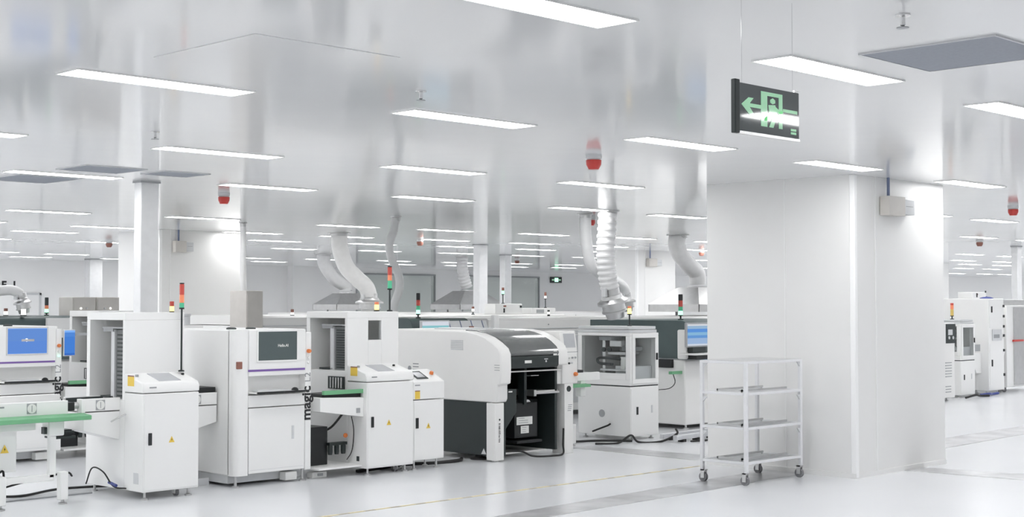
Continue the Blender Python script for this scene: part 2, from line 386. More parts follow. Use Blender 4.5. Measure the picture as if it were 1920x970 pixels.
def fire(x, y, label, red=True):
    t = thing('fire_alarm', label, 'fire alarm', (x, y, H), 'ceiling alarms')
    MB().lathe((x, y, H), [(.07, 0), (.07, -.03), (.055, -.05)]).build('base', 'lightgrey', t)
    MB().lathe((x, y, H), [(.068, -.05), (.066, -.09), (.045, -.13), (.0, -.132)]).build('beacon_lens', 'red' if red else 'brown', t)
fire(9.3, 8.16, 'large red and grey ceiling alarm, nearest of all to the camera, above the ribbed duct')
fire(9.43, 14.09, 'red ceiling alarm in front of the middle pillar')
fire(15.9, 14.01, 'red ceiling alarm close to the top of the ribbed duct')
fire(18.06, 8.4, 'red ceiling alarm right of the nearest pillar')
fire(14.87, 26.4, 'small brown ceiling alarm above the twin far columns', False)
fire(18.92, 21.27, 'small brown ceiling alarm near the thin curving duct', False)
fire(24.38, 31.27, 'tiny dark ceiling alarm above the left exhaust hood', False)
fire(29.08, 28.47, 'tiny dark ceiling alarm right of the two thin far columns', False)
fire(27.66, 20.78, 'tiny dark ceiling alarm left of the nearest pillar edge', False)
fire(27.09, 13.32, 'dark ceiling alarm over the far right machines', False)
def sprinkler(x, y, label):
    t = thing('sprinkler', label, 'sprinkler', (x, y, H), 'ceiling sprinklers')
    MB().lathe((x, y, H), [(.035, 0), (.035, -.008), (.012, -.01), (.012, -.05), (.006, -.055)]).build('body', 'chrome', t)
    MB().lathe((x, y, H - .06), [(.028, 0), (.028, -.004)]).build('deflector', 'grey', t)
sprinkler(5.78, 3.2, 'sprinkler head left of the large grey grille'); sprinkler(5.69, 9.43, 'sprinkler head left of the second long light on the left')
sprinkler(5.76, 6.47, 'sprinkler head behind the light in the middle of the ceiling')

# hanging exit sign
t = thing('exit_sign', 'hanging dark exit sign with green running figure, door and left arrow', 'exit sign', (4.85, 3.42, 2.7))
SX0, SX1, SZ0, SZ1, SY = 4.803, 5.262, 2.478, 2.680, 3.42
bx('panel', 'sign_dark', t, SX0, SX1, SY, SY + .012, SZ0, SZ1)
bx('end_cap', 'dark', t, SX0 - .022, SX0 + .012, SY - .006, SY + .018, SZ0 - .012, SZ1 + .012, bevel=.004)
bx('edge_strip', 'steel', t, SX0, SX1 + .005, SY - .002, SY + .014, SZ0 - .012, SZ0)
bx('clip', 'steel', t, SX1 - .03, SX1, SY - .002, SY + .014, SZ1, SZ1 + .012)
sw, sh = SX1 - SX0, SZ1 - SZ0
def spoly(mb, pts): return mb.prism([(SX0 + u * sw, SZ0 + v * sh) for u, v in pts], 'y', SY - .0015, SY)
g = MB()
spoly(g, [(.37, .16), (.47, .16), (.47, .82), (.58, .82), (.58, .90), (.37, .90)]); spoly(g, [(.58, .90), (.58, .82), (.66, .82), (.66, .16), (.72, .16), (.72, .90)])
g.build('door_symbol', 'sign_green', t)
g = MB(); spoly(g, [(.06, .56), (.17, .72), (.25, .72), (.19, .60), (.37, .60), (.37, .52), (.19, .52), (.27, .36), (.19, .36)])
g.build('arrow', 'sign_green', t)
g = MB(); spoly(g, [(.52, .75), (.56, .79), (.60, .75), (.60, .69), (.56, .66), (.52, .69)])
spoly(g, [(.49, .63), (.60, .65), (.63, .50), (.62, .38), (.57, .16), (.50, .16), (.55, .36), (.49, .30), (.42, .28), (.42, .34), (.47, .40), (.50, .50)])
spoly(g, [(.60, .62), (.68, .54), (.73, .56), (.73, .50), (.66, .47), (.60, .54)])
g.build('running_figure', 'sign_green', t)
g = MB()
for k in range(2): spoly(g, [(.73, .60 - k * .13), (.97, .60 - k * .13), (.97, .53 - k * .13), (.73, .53 - k * .13)])
spoly(g, [(.86, .20), (.95, .20), (.95, .15), (.86, .15)]); spoly(g, [(.86, .13), (.95, .13), (.95, .08), (.86, .08)])
g.build('lettering_bars', 'sign_green', t)
for xx in (SX0 + .04, SX1 - .04): MB().cyl((xx, SY + .006, SZ1), (xx, SY + .006, H), .0012, 6).build('hanging_wire', 'steel', t)
t = thing('exit_sign', 'small distant green exit sign on the far wall beside the windows', 'exit sign', (42.1, YB, 2.7))
bx('panel', 'dark', t, 42.05, 42.72, YB - .06, YB - .02, 2.65, 2.89)
bx('arrow', 'sign_green', t, 42.12, 42.65, YB - .065, YB - .06, 2.74, 2.80); bx('running_figure', 'lit_green', t, 42.28, 42.5, YB - .068, YB - .065, 2.69, 2.85)
bx('bracket', 'dark', t, 42.3, 42.45, YB - .02, YB, 2.7, 2.84)

# ------------------------------------------------------------------ ducts, hoods
def duct(label, pts, r, ribs=0, n=26):
    path = bez(pts, n); L = len(path)
    rs = [r * (1 + (.10 if ribs and (i // ribs) % 2 else 0)) for i in range(L)]
    t = thing('flexible_duct', label, 'duct', pts[0], 'flexible exhaust ducts')
    MB().tube(path, r, 18, rs).build('hose', 'duct', t, smooth=80)
    MB().lathe(pts[0], [(r * 1.35, 0), (r * 1.35, -.015), (r * 1.06, -.02), (r * 1.06, -.07)]).build('ceiling_collar', 'satin', t)
    return t
def damper(t, c, axis, r, k=1.0):
    MB().lathe(c, [(r, 0), (r, .10 * k), (r * 1.15, .11 * k), (r * 1.25, .16 * k), (r * 1.75, .20 * k), (r * 1.75, .235 * k), (r * 1.3, .24 * k), (r * 1.3, .33 * k), (r * 1.42, .335 * k), (r * 1.42, .36 * k), (r * 1.12, .365 * k), (r * 1.0, .45 * k), (0, .45 * k)], axis, 24).build('damper', 'satin', t)
    MB().box(c[0] - r * 1.3, c[0] - r, c[1] - .06, c[1] + .02, c[2] - .14 * k, c[2] - .02).build('actuator', 'lightgrey', t)
t = duct('wide white ribbed duct dropping to a flanged damper beside the glass cell', [(15.0, 12.9, H), (14.97, 12.9, 2.75), (14.95, 12.9, 2.45), (14.98, 12.9, 2.2), (15.04, 12.9, 1.98)], .125, 4)
damper(t, (15.04, 12.9, 2.0), (.30, 0, -1), .125)
t = duct('smooth white duct bending right behind the wide ribbed duct', [(15.2, 13.5, H), (15.22, 13.5, 2.7), (15.34, 13.5, 2.32), (15.75, 13.5, 2.14), (16.02, 13.5, 2.02), (16.1, 13.5, 1.9)], .085)
damper(t, (16.09, 13.5, 1.93), (.12, 0, -1), .085, .62)
t = duct('big smooth white duct curving down right between the pillar and windows', [(16.08, 20.3, H), (16.1, 20.3, 2.78), (16.25, 20.3, 2.45), (16.5, 20.3, 2.24), (16.72, 20.3, 2.08), (16.8, 20.3, 1.9)], .15)
damper(t, (16.8, 20.3, 1.96), (0, 0, -1), .15, .78)
duct('thin wavy white duct behind the coral signal tower', [(13.75, 16, H), (13.70, 16, 2.85), (13.62, 16, 2.66), (13.66, 16, 2.45), (13.80, 16, 2.2), (13.82, 16, 2.0), (13.74, 16, 1.8), (13.68, 16, 1.60)], .062)
t = duct('straight far duct above the middle exhaust hood', [(26.45, 28, H), (26.45, 28, 2.8), (26.52, 28, 2.5), (26.62, 28, 2.23)], .15, 4)
t = duct('slanting far duct above the left exhaust hood', [(22.45, 29, H), (22.5, 29, 2.8), (22.8, 29, 2.45), (23.17, 29, 2.25), (23.2, 29, 2.12)], .17)
t = duct('elbowed white duct against the edge of the nearest pillar', [(21.1, 16.4, H), (21.05, 16.4, 2.92), (21.15, 16.4, 2.72), (21.45, 16.4, 2.5), (21.68, 16.4, 2.35), (21.7, 16.4, 2.14)], .16)
t = duct('white duct and damper over the dark topped machine at the left edge', [(8.3, 18.3, H), (8.3, 18.3, 2.4), (8.5, 18.3, 1.98), (8.85, 18.3, 1.95), (8.98, 18.3, 1.89)], .07)
damper(t, (8.98, 18.3, 1.91), (.2, 0, -1), .07, .62)
def hood(x, y, w, d_, z0, z1, label, ztop=1.551):
    t = thing('exhaust_hood', label, 'exhaust hood', (x, y, z0), 'steel exhaust hoods')
    a, b = x - w / 2, x + w / 2; c, e = y - d_ / 2, y + d_ / 2; q = .2
    ta, tb, tc, te = x - w * q, x + w * q, y - d_ * q, y + d_ * q; s = .14
    zs = z0 + s
    V = [(a, c, zs), (b, c, zs), (b, e, zs), (a, e, zs), (ta, tc, z1), (tb, tc, z1), (tb, te, z1), (ta, te, z1)]
    MB().add(V, [(0, 1, 5, 4), (1, 2, 6, 5), (2, 3, 7, 6), (3, 0, 4, 7), (4, 5, 6, 7)]).build('canopy', 'satin', t)
    MB().lathe((x, y, z1), [(.2, 0), (.2, .03)]).build('duct_collar', 'satin', t)
    MB().box(a, b, c, c + .01, z0, zs).box(a, b, e - .01, e, z0, zs).box(a, a + .01, c, e, z0, zs).box(b - .01, b, c, e, z0, zs).build('skirt', 'satin', t)
    for xx in (a + .1, b - .13): bx('leg', 'grey', t, xx, xx + .03, y, y + .03, ztop, z0 + .02)
hood(26.66, 28, 1.7, 1.2, 1.62, 2.13, 'steel pyramid exhaust hood in the middle below the straight far duct')
hood(23.2, 29, 1.4, 1.0, 1.62, 2.05, 'steel pyramid exhaust hood at the left below the slanting far duct')
hood(21.7, 16.4, 1.5, 1.2, 1.62, 2.08, 'steel exhaust hood half hidden behind the nearest pillar')

# ------------------------------------------------------------------ small shared details
def triangle(parent, x, y, z, s=.06):
    o = MB().prism([(x - s / 2, z - s * .45), (x + s / 2, z - s * .45), (x, z + s * .5)], 'y', y - .0015, y).build('warning_label', 'yellow', parent)
    k = s * .22
    MB().prism([(x + k * .2, z + k), (x - k * .45, z - k * .2), (x, z - k * .2), (x - k * .2, z - k * 1.2), (x + k * .5, z + k * .1), (x, z + k * .1)], 'y', y - .003, y - .0015).build('bolt_symbol', 'ink', o)
def foot(parent, x, y, zt, r=.03):
    MB().lathe((x, y, 0), [(r, 0), (r, .012), (r * .4, .02), (r * .35, zt)]).build('foot', 'satin', parent)
def button(parent, x, y, z, m, r=.015, name='button', axis=(0, -1, 0), l=.02):
    MB().lathe((x, y, z), [(r, 0), (r, l * .7), (r * .8, l), (0, l)], axis, 14).build(name, m, parent)
def logo(parent, x, y, z, s=.045):
    o = bx('fan_emblem', 'grey', parent, x - s, x + s, y - .003, y, z - s, z + s)
    MB().lathe((x, y - .003, z), [(s * .92, 0), (s * .92, .002), (s * .5, .002)], (0, -1, 0), 20).build('emblem_disc', 'paper', o)
    for a in range(4): MB().box(x - .003, x + .003, y - .0065, y - .005, z - s * .6, z + s * .6).build('spoke', 'greyink', o) if a == 0 else None
def signal(label, x, y, z, pole, mods, r=.022, cat='signal light'):
    t = thing('signal_tower', label, cat, (x, y, z), 'signal tower lights')
    MB().lathe((x, y, z), [(r * 1.3, 0), (r * 1.3, .012), (r * .4, .018), (r * .4, pole)]).build('pole', 'dark', t)
    zz = z + pole
    MB().lathe((x, y, zz - .002), [(r * 1.1, 0), (r * 1.1, .015)]).build('base', 'black', t); zz += .013
    nm = {'lens_red': 'red_lens', 'lens_coral': 'orange_lens', 'lens_amber': 'amber_lens', 'lens_green': 'green_lens', 'lit_yellow': 'lit_amber_lens', 'lit_green': 'lit_green_lens', 'lit_white': 'lit_white_lens', 'black': 'cap', 'dark': 'cap'}
    for m, h in mods:
        MB().lathe((x, y, zz), [(r, 0), (r, h * .93), (r * .92, h * .95), (r * .92, h)]).build(nm.get(m, 'lens'), m, t); zz += h
    return t
def bars(mb, x0, y, z0, n, dx, dz, w, h, seed=0):
    rnd = random.Random(seed)
    for i in range(n):
        ww = w * rnd.uniform(.6, 1); mb.box(x0 + dx * i, x0 + dx * i + ww, y - .001, y, z0 + dz * i, z0 + dz * i + h)
    return mb
def caster(parent, x, y, zt, r=.04):
    c = MB().cyl((x - .016, y + .012, r), (x + .016, y + .012, r), r, 18).build('caster', 'tyre', parent)
    MB().box(x - .026, x - .018, y - .012, y + .03, r - .01, zt).box(x + .018, x + .026, y - .012, y + .03, r - .01, zt).box(x - .026, x + .026, y - .02, y + .034, zt - .012, zt).build('fork', 'satin', c)

# ------------------------------------------------------------------ magazine loader (tower with control cabinet)
def loader(x, y, label, w=.58, wt=.62, zopen=.88, second=False):
    t = thing('magazine_loader', label, 'magazine loader', (x, y, 0), 'magazine loaders')
    yb = y + 1.02; yt = y + .32; zt = 1.68
    MB().prism([(y, .07), (y, .95), (yt, .95), (yt, .07)], 'x', x, x + w).build('cabinet', 'white', t, .008)
    dr = bx('door', 'white', t, x + .012, x + w - .012, y - .006, y, .085, .945, bevel=.003)
    bx('handle', 'black', dr, x + .05, x + .085, y - .016, y - .006, .49, .60, bevel=.004)
    triangle(t, x + .29, y - .0065, .53)
    MB().prism([(y - .004, .957), (y - .004, 1.01), (y + .02, 1.05), (y + .28, 1.122), (yt, 1.125), (yt, .957)], 'x', x - .004, x + w + .004).build('control_head', 'white', t, .012)
    def slope(yy): return 1.045 + (yy - y - .02) * .075 / .26 + .002
    MB().add([(x + .19, y + .05, slope(y + .05)), (x + .42, y + .05, slope(y + .05)), (x + .42, y + .26, slope(y + .26)), (x + .19, y + .26, slope(y + .26)),
              (x + .19, y + .05, slope(y + .05) + .004), (x + .42, y + .05, slope(y + .05) + .004), (x + .42, y + .26, slope(y + .26) + .004), (x + .19, y + .26, slope(y + .26) + .004)],
             [(0, 1, 2, 3), (4, 5, 6, 7), (0, 1, 5, 4), (1, 2, 6, 5), (2, 3, 7, 6), (3, 0, 4, 7)]).build('touch_screen', 'screen_grey', t)
    button(t, x + .05, y + .2, slope(y + .2), 'grey', .016, 'switch', (0, 0, 1)); button(t, x + .53, y + .2, slope(y + .2), 'black', .014, 'button', (0, 0, 1))
    bx('name_plate', 'greyink', t, x + .06, x + .13, y - .007, y - .004, 1.0, 1.012)
    # tower: open on its left side
    tw = MB()
    tw.box(x + .0, x + wt, yt, yb, .07, zopen)
    tw.box(x, x + wt, yt, yb, 1.61, zt)
    tw.box(x, x + wt, yt, yt + .045, zopen, 1.61) if not second else tw.box(x, x + .28, yt, yt + .045, zopen, 1.61).box(x + .46, x + wt, yt, yt + .045, zopen, 1.61).box(x + .28, x + .46, yt, yt + .045, zopen, 1.38).box(x + .28, x + .46, yt, yt + .045, 1.585, 1.61)
    tw.box(x, x + wt, yb - .06, yb, zopen, 1.61); tw.box(x + wt - .04, x + wt, yt + .045, yb - .06, zopen, 1.61)
    tw.build('tower', 'white', t, .004)
    if second: bx('front_window', 'glass', t, x + .28, x + .46, yt + .02, yt + .026, 1.38, 1.585)
    rk = MB().box(x + .10, x + .20, yt + .10, yt + .34, zopen, 1.52)
    rack = rk.build('magazine_rack', 'rack', t)
    rb = MB()
    for k in range(16): rb.box(x + .092, x + .10, yt + .12, yt + .30, zopen + .02 + k * (1.48 - zopen) / 16, zopen + .036 + k * (1.48 - zopen) / 16)
    rb.build('rack_slots', 'dark', rack)
    bx('rack_edge', 'lightgrey', rack, x + .08, x + .10, yt + .33, yt + .39, zopen, 1.52)
    MB().box(x + .05, x + .3, yt + .10, yt + .5, 1.53, 1.545).box(x + .07, x + .2, yt + .34, yt + .52, 1.50, 1.53).build('clamp', 'grey', t)
    bx('lift_plate', 'dark', t, x + .08, x + .5, yt + .35, yt + .58, zopen + .004, zopen + .02)
    MB().box(x - .0065, x - .005, y + .15, y + .26, 1.015, 1.10).build('yellow_label', 'yellow', t)
    bx('label_strip', 'brown', t, x - .0065, x - .005, y + .15, y + .26, 1.10, 1.112)
    for xx in (x + .05, x + w - .08):
        for yy in (y + .05, yb - .08): foot(t, xx, yy, .08)
    caster(t, x + w - .17, y + .1, .09, .032)
    return t
def stub(t, xa, xb, y, flip=False, belt=False):
    """conveyor stub sticking out of a loader's side"""
    z0, z1 = (.62, .52) if not flip else (.52, .62)
    MB().box(xa, xb, y, y + .03, .79, .905).box(xa, xb, y + .36, y + .39, .79, .905).box(xa, xb, y + .03, y + .36, .79, .81).build('conveyor_rail', 'white', t, .003)
    MB().prism([(xa, .78), (xb, .78), (xb, z1), (xa, z0)], 'y', y + .005, y + .38).build('conveyor_bracket', 'white', t, .004)
    logo(t, xa + (xb - xa) * .45, y, .845)
    if belt: MB().box(xa, xb, y + .03, y + .36, .905, .955).build('belt_cover', 'black', t)
    else: MB().box(xa, xb, y + .05, y + .075, .86, .90).box(xa, xb, y + .31, y + .335, .86, .90).build('belt', 'dark', t)
L1 = loader(6.66, 11.2, 'white magazine loader with open side, left of the printer with the dark screen')
stub(L1, 6.30, 6.66, 11.6); stub(L1, 7.29, 7.70, 11.6, True, True)
MB().tube([(6.64, 11.46, .76), (6.58, 11.52, .72), (6.56, 11.58, .69)], .008, 8).build('hand_lever', 'steel', L1)
MB().tube(bez([(6.64, 11.45, .09), (6.6, 11.6, .10), (6.58, 11.75, .22), (6.58, 11.95, .24), (6.6, 12.1, .08)], 8), .007, 8).build('cable', 'rubber', L1)
MB().cyl((6.6, 11.55, .11), (6.6, 11.68, .13), .014).build('cable_sleeve', 'blue', L1)
bx('inlet_socket', 'lightgrey', L1, 6.655, 6.66, 11.27, 11.35, .14, .24)
L2 = loader(9.24, 11.2, 'white magazine loader with a front window, right of the printer with the dark screen', .635, .70, 1.06, True)
def loader_side(t, x, y):
    """conveyor, cables and air unit on the open left side of the second loader"""
    MB().box(x - .02, x, y + .36, y + .62, .87, 1.0).build('side_window', 'dark', t)
    mm = MB()
    for k in range(5): mm.box(x - .028, x - .02, y + .38 + k * .045, y + .40 + k * .045, .88, .99)
    mm.build('comb', 'satin', t)
    MB().box(x - .5, x + .0, y + .06, y + .10, .845, .885).build('belt_edge', 'green', t)
    MB().box(x - .5, x, y + .10, y + .40, .80, .85).build('belt', 'black', t)
    MB().prism([(x - .56, .82), (x, .80), (x, .60), (x - .56, .68)], 'y', y + .05, y + .44).build('conveyor_bracket', 'white', t, .004)
    bx('rocker_switch', 'grey', t, x - .10, x - .05, y + .046, y + .05, .645, .695)
    MB().box(x - .55, x, y + .08, y + .9, .09, .11).build('base_plate', 'white', t, .003)
    bx('power_unit', 'black', t, x - .47, x - .24, y + .34, y + .8, .11, .50, bevel=.006)
    MB().tube(bez([(x - .42, y + .4, .68), (x - .42, y + .42, .5), (x - .34, y + .42, .44), (x - .2, y + .35, .48), (x - .08, y + .3, .62)], 8), .012, 8).tube(bez([(x - .04, y + .2, .60), (x - .01, y + .2, .45), (x - .015, y + .22, .25), (x - .06, y + .25, .15)], 8), .005, 6).build('cable', 'rubber', t)
    an = MB().box(x - .26, x - .03, y + .28, y + .34, .305, .335)
    for k in range(3): an.lathe((x - .23 + k * .085, y + .31, .21), [(.022, 0), (.026, .03), (.026, .09), (.018, .1)])
    an.build('air_regulator', 'dark', t)
    button(t, x - .06, y + .28, .40, 'orange', .024, 'air_valve', (0, -1, 0), .02)
    bx('socket', 'dark', t, x - .004, x, y + .12, y + .16, .14, .19)
loader_side(L2, 9.24, 11.2)

# ------------------------------------------------------------------ solder paste printer
def printer(x, y, label, screen, blue=False, w=.90, depth=1.35):
    t = thing('solder_paste_printer', label, 'printing machine', (x, y, 0), 'screen printing machines')
    zt = 1.51
    MB().box(x, x + w, y + .10, y + depth, .11, zt).build('body', 'white', t, .012)
    c = [(x, y + .12)] + [(x + .07 + .07 * math.cos(math.radians(a)), y + .07 + .07 * math.sin(math.radians(a))) for a in range(180, 271, 15)] + [(x + .145, y), (x + .145, y + .12)]
    MB().prism(c, 'z', .11, zt).build('corner_column', 'white', t)
    MB().box(x + w - .075, x + w, y, y + .12, .11, zt - .03).build('side_column', 'white', t, .008)
    MB().box(x + .148, x + w - .078, y - .012, y + .12, 1.06, zt).build('head_panel', 'white', t, .008)
    sc = bx('screen', screen, t, x + .25, x + .71, y - .016, y - .012, 1.21, 1.49)
    fr = MB()
    for d_ in ((.235, .25, 1.195, 1.505), (.71, .725, 1.195, 1.505), (.25, .71, 1.195, 1.21), (.25, .71, 1.49, 1.505)): fr.box(x + d_[0], x + d_[1], y - .02, y - .012, d_[2], d_[3])
    fr.build('bezel', 'white' if not blue else 'lightgrey', t)
    if blue:
        MB().lathe((x + .47, y - .016, 1.36), [(.018, 0), (.018, .001)], (0, -1, 0), 20).build('screen_emblem', 'lit_white', sc)
        MB().box(x + .41, x + .56, y - .018, y - .0165, 1.345, 1.37).build('screen_emblem', 'screen_grey', sc)
    else: text('screen_text', 'Hello.AI', .038, 'paper', sc, (x + .48, y - .017, 1.34), FRONT, .0004)
    bx('accent_strip', 'purple', t, x + .14, x + w - .09, y - .016, y - .005, 1.105, 1.125)
    MB().box(x + .148, x + w - .078, y, y + .12, .76, .875).build('lower_panel', 'white', t, .006)
    tr = bx('keyboard_tray', 'white', t, x + .17, x + w - .09, y - .10, y + .1, .895, .907)
    bx('tray_edge', 'black', tr, x + .18, x + w - .1, y - .104, y - .1, .893, .912)
    kb = bx('keyboard', 'lightgrey', tr, x + .22, x + .60, y - .06, y + .05, .907, .925, bevel=.003)
    MB().lathe((x + .70, y, .907), [(.035, 0), (.034, .012), (.02, .026), (0, .03)]).build('mouse', 'black', tr)
    dr = MB().box(x + .155, x + w - .082, y - .004, y + .1, .125, .752).build('door', 'white', t, .006)
    bx('handle', 'lightgrey', dr, x + .66, x + .685, y - .010, y - .004, .43, .56)
    ln = MB().box(x + .17, x + w - .1, y - .006, y - .004, .155, .158).build('kick_seam', 'lightgrey', dr)
    text('machine_lettering', 'magic', .15, 'ink', t, (x + w - .012, y - .002, .60), FRONT_UP, .004)
    text('machine_lettering', 'L2', .10, 'greyink', t, (x + w - .012, y - .002, .98), FRONT_UP)
    button(t, x + w - .04, y, 1.29, 'orange', .020, 'emergency_stop', l=.035)
    button(t, x + w - .04, y, 1.225, 'paper', .014); button(t, x + w - .04, y, 1.175, 'lit_green' if blue else 'paper', .013)
    bx('socket', 'brown', t, x + .02, x + .075, y - .006, y + .04, 1.135, 1.205, bevel=.004)
    for xx in (x + .22, x + .45):
        MB().lathe((xx, y + .4, zt), [(.05, 0), (.05, .012), (.03, .02)]).build('roof_cap', 'dark', t)
    bx('base_beam', 'lightgrey', t, x + .02, x + w - .02, y + .15, y + depth - .1, .03, .11)
    for xx in (x + .04, x + w - .07): foot(t, xx, y + .05, .12, .035)
    bx('terminal_box', 'paper', t, x + .62, x + .76, y + .04, y + .14, .02, .10, bevel=.005)
    return t
P1 = printer(7.72, 11.32, 'white solder paste printer with a dark screen, in the front row', 'screen_dark')
P2 = printer(6.86, 14.8, 'white printer with a lit blue screen in the row behind, left edge', 'screen_blue', True)
L3 = dup(L2, (-.86, 3.58, 0), 'white magazine loader in the row behind, seen left of the front open tower')
sb = bx('operator_screen', 'lightgrey', L3, 7.77, 7.905, 14.77, 14.80, 1.17, 1.47, bevel=.004); bx('screen', 'screen_deep', sb, 7.775, 7.90, 14.765, 14.77, 1.18, 1.46)
MB().box(7.85, 8.36, 14.80, 14.825, 1.40, 1.43).box(8.34, 8.37, 14.80, 15.11, 1.40, 1.43).build('screen_arm', 'grey', L3)

# ------------------------------------------------------------------ front conveyor bench, left edge
t = thing('transfer_conveyor', 'white transfer conveyor with a green edge at the left edge of the front row', 'conveyor', (5.5, 11.5, 0))
MB().box(4.4, 6.12, 11.55, 11.60, .785, .905).box(4.4, 6.27, 11.98, 12.03, .80, .935).box(6.24, 6.275, 11.53, 11.62, .78, .91).build('rail', 'white', t, .004)
logo(t, 5.78, 11.55, .85); bx('name_plate', 'greyink', t, 5.46, 5.53, 11.547, 11.55, .865, .88)
mt = bx('drive_motor', 'black', t, 6.11, 6.19, 11.56, 11.66, .81, .885, bevel=.005)
MB().cyl((6.19, 11.61, .85), (6.24, 11.61, .85), .03).build('motor_shaft', 'satin', mt)
MB().prism([(11.40, .735), (11.40, .775), (11.55, .79), (11.55, .75)], 'x', 4.4, 6.27).build('edge_guard', 'green', t, .006)
MB().box(4.4, 5.83, 11.57, 11.9, .66, .76).build('under_tray', 'white', t, .004)
MB().box(5.93, 6.08, 11.53, 11.66, .60, .735).build('post_head', 'white', t, .012); bx('rocker_switch', 'dark', t, 5.905, 5.93, 11.56, 11.62, .62, .68)
for xx in (4.5, 5.96): bx('leg', 'white', t, xx, xx + .055, 11.56, 11.615, .24, .62)
MB().box(4.4, 6.0, 11.56, 11.62, .21, .265).build('cross_beam', 'white', t, .004)
for xx in (5.46, 6.03):
    bx('foot_post', 'white', t, xx, xx + .075, 11.50, 11.57, .04, .285, bevel=.006); foot(t, xx + .037, 11.535, .05, .04)
eb = bx('electrical_box', 'white', t, 4.7, 5.68, 11.62, 11.85, .31, .68, bevel=.005); triangle(eb, 5.57, 11.615, .51, .075)
MB().box(6.08, 6.28, 11.7, 11.9, .555, .575).box(6.1, 6.27, 11.72, 11.76, .60, .62).box(6.12, 6.26, 11.74, 11.86, .575, .63).build('slide_unit', 'dark', t)
MB().tube(bez([(5.5, 11.6, .30), (5.56, 11.62, .32), (5.58, 11.65, .22), (5.56, 11.66, .18)], 6), .01, 6).tube(bez([(5.55, 11.6, .18), (5.8, 11.62, .22), (6.0, 11.65, .24), (6.2, 11.7, .25), (6.27, 11.75, .21)], 8), .009, 6).build('cable', 'rubber', t)

# ------------------------------------------------------------------ small control cabinet
X, Y = 9.89, 11.22
t = thing('control_cabinet', 'small white control cabinet with tilted screen between loader and placement machine', 'control cabinet', (X, Y, 0))
MB().box(X, X + .44, Y, Y + .28, .10, .735).build('cabinet', 'white', t, .006)
dr = bx('door', 'white', t, X + .01, X + .43, Y - .005, Y, .115, .728); bx('handle', 'black', dr, X + .03, X + .065, Y - .014, Y - .005, .44, .55)
triangle(t, X + .21, Y - .0055, .46)
MB().prism([(Y - .004, .745), (Y - .004, .93), (Y + .24, 1.045), (Y + .28, 1.05), (Y + .28, .745)], 'x', X - .003, X + .443).build('control_head', 'white', t, .006)
def sl(yy): return .93 + (yy - Y + .004) * .115 / .244 + .002
for nm, m, a, b, c, e, o in (('display_frame', 'dark', .10, .26, .05, .20, .006), ('display', 'screen_grey', .125, .235, .075, .175, .008)):
    MB().add([(X + a, Y + c, sl(Y + c)), (X + b, Y + c, sl(Y + c)), (X + b, Y + e, sl(Y + e)), (X + a, Y + e, sl(Y + e)), (X + a, Y + c, sl(Y + c) + o), (X + b, Y + c, sl(Y + c) + o), (X + b, Y + e, sl(Y + e) + o), (X + a, Y + e, sl(Y + e) + o)], [(0, 1, 2, 3), (4, 5, 6, 7), (0, 1, 5, 4), (1, 2, 6, 5), (2, 3, 7, 6), (3, 0, 4, 7)]).build(nm, m, t)
button(t, X + .035, Y + .14, sl(Y + .14), 'grey', .015, 'switch', (0, -.4, 1)); button(t, X + .38, Y + .14, sl(Y + .14), 'orange', .022, 'emergency_stop', (0, -.4, 1), .03)
bx('name_plate', 'greyink', t, X + .02, X + .09, Y - .007, Y - .004, .89, .902)
bx('yellow_label', 'yellow', t, X + .02, X + .09, Y - .006, Y - .004, .75, .83); bx('label_strip', 'brown', t, X + .02, X + .09, Y - .0065, Y - .004, .83, .84)
for xx in (X + .06, X + .38): foot(t, xx, Y + .06, .11); foot(t, xx, Y + .24, .11)

# ------------------------------------------------------------------ pick and place machine
t = thing('placement_machine', 'large rounded white placement machine with smoked hood and black interior', 'placement machine', (11.0, 11.1, 0))
side = [(13.1, .66), (11.13, .66), (11.11, .70), (11.11, .86), (11.06, .87), (11.05, 1.05), (11.055, 1.2), (11.09, 1.265), (11.18, 1.325), (11.30, 1.385), (11.44, 1.425), (11.6, 1.447), (11.8, 1.452), (13.1, 1.452)]
sc = MB().prism(side, 'x', 11.03, 11.2).build('side_cover', 'warm', t, .014)
lv = MB()
for k in range(6): lv.box(11.024, 11.03, 11.66, 11.86, 1.235 + k * .02, 1.247 + k * .02)
lv.build('louvre', 'lightgrey', sc)
mk = MB()
for k in range(3): mk.box(11.027, 11.03, 11.07, 11.15, 1.02 + k * .028, 1.026 + k * .028)
mk.build('grip_marks', 'greyink', sc)
mk = MB()
for k in range(3): mk.box(11.0275, 11.03, 12.42, 12.52, .98 + k * .035, .992 + k * .035)
mk.lathe((11.03, 12.58, 1.0), [(.03, 0), (.03, .0025)], (-1, 0, 0), 16).build('emblem', 'greyink', sc)
bx('lower_side_panel', 'dark', t, 11.05, 11.12, 11.27, 13.0, .06, .66, bevel=.004)
MB().prism([(11.30, .075), (11.38, .075), (11.34, .14)], 'x', 11.047, 11.05).build('warning_label', 'lightgrey', t)
lg = bx('leg', 'warm', t, 11.02, 11.16, 11.13, 11.27, .015, .655, bevel=.006)
rnd = random.Random(3); mb = MB()
for k in range(12):
    mb.box(11.075, 11.075 + rnd.uniform(.018, .03), 11.128, 11.13, .22 + k * .018, .22 + k * .018 + rnd.uniform(.006, .012))
mb.lathe((11.09, 11.13, .47), [(.012, 0), (.012, .002)], (0, -1, 0), 10).build('leg_lettering', 'ink', lg)
hd = [(11.75, 1.05), (11.08, 1.04), (11.06, 1.06), (11.055, 1.2), (11.09, 1.268), (11.18, 1.332), (11.30, 1.392), (11.44, 1.432), (11.6, 1.456), (11.8, 1.462)]
hoodo = MB().prism([(11.8, 1.17), (11.075, 1.17)] + hd[3:], 'x', 11.2, 11.99).build('hood', 'smoke', t, .006, 60)
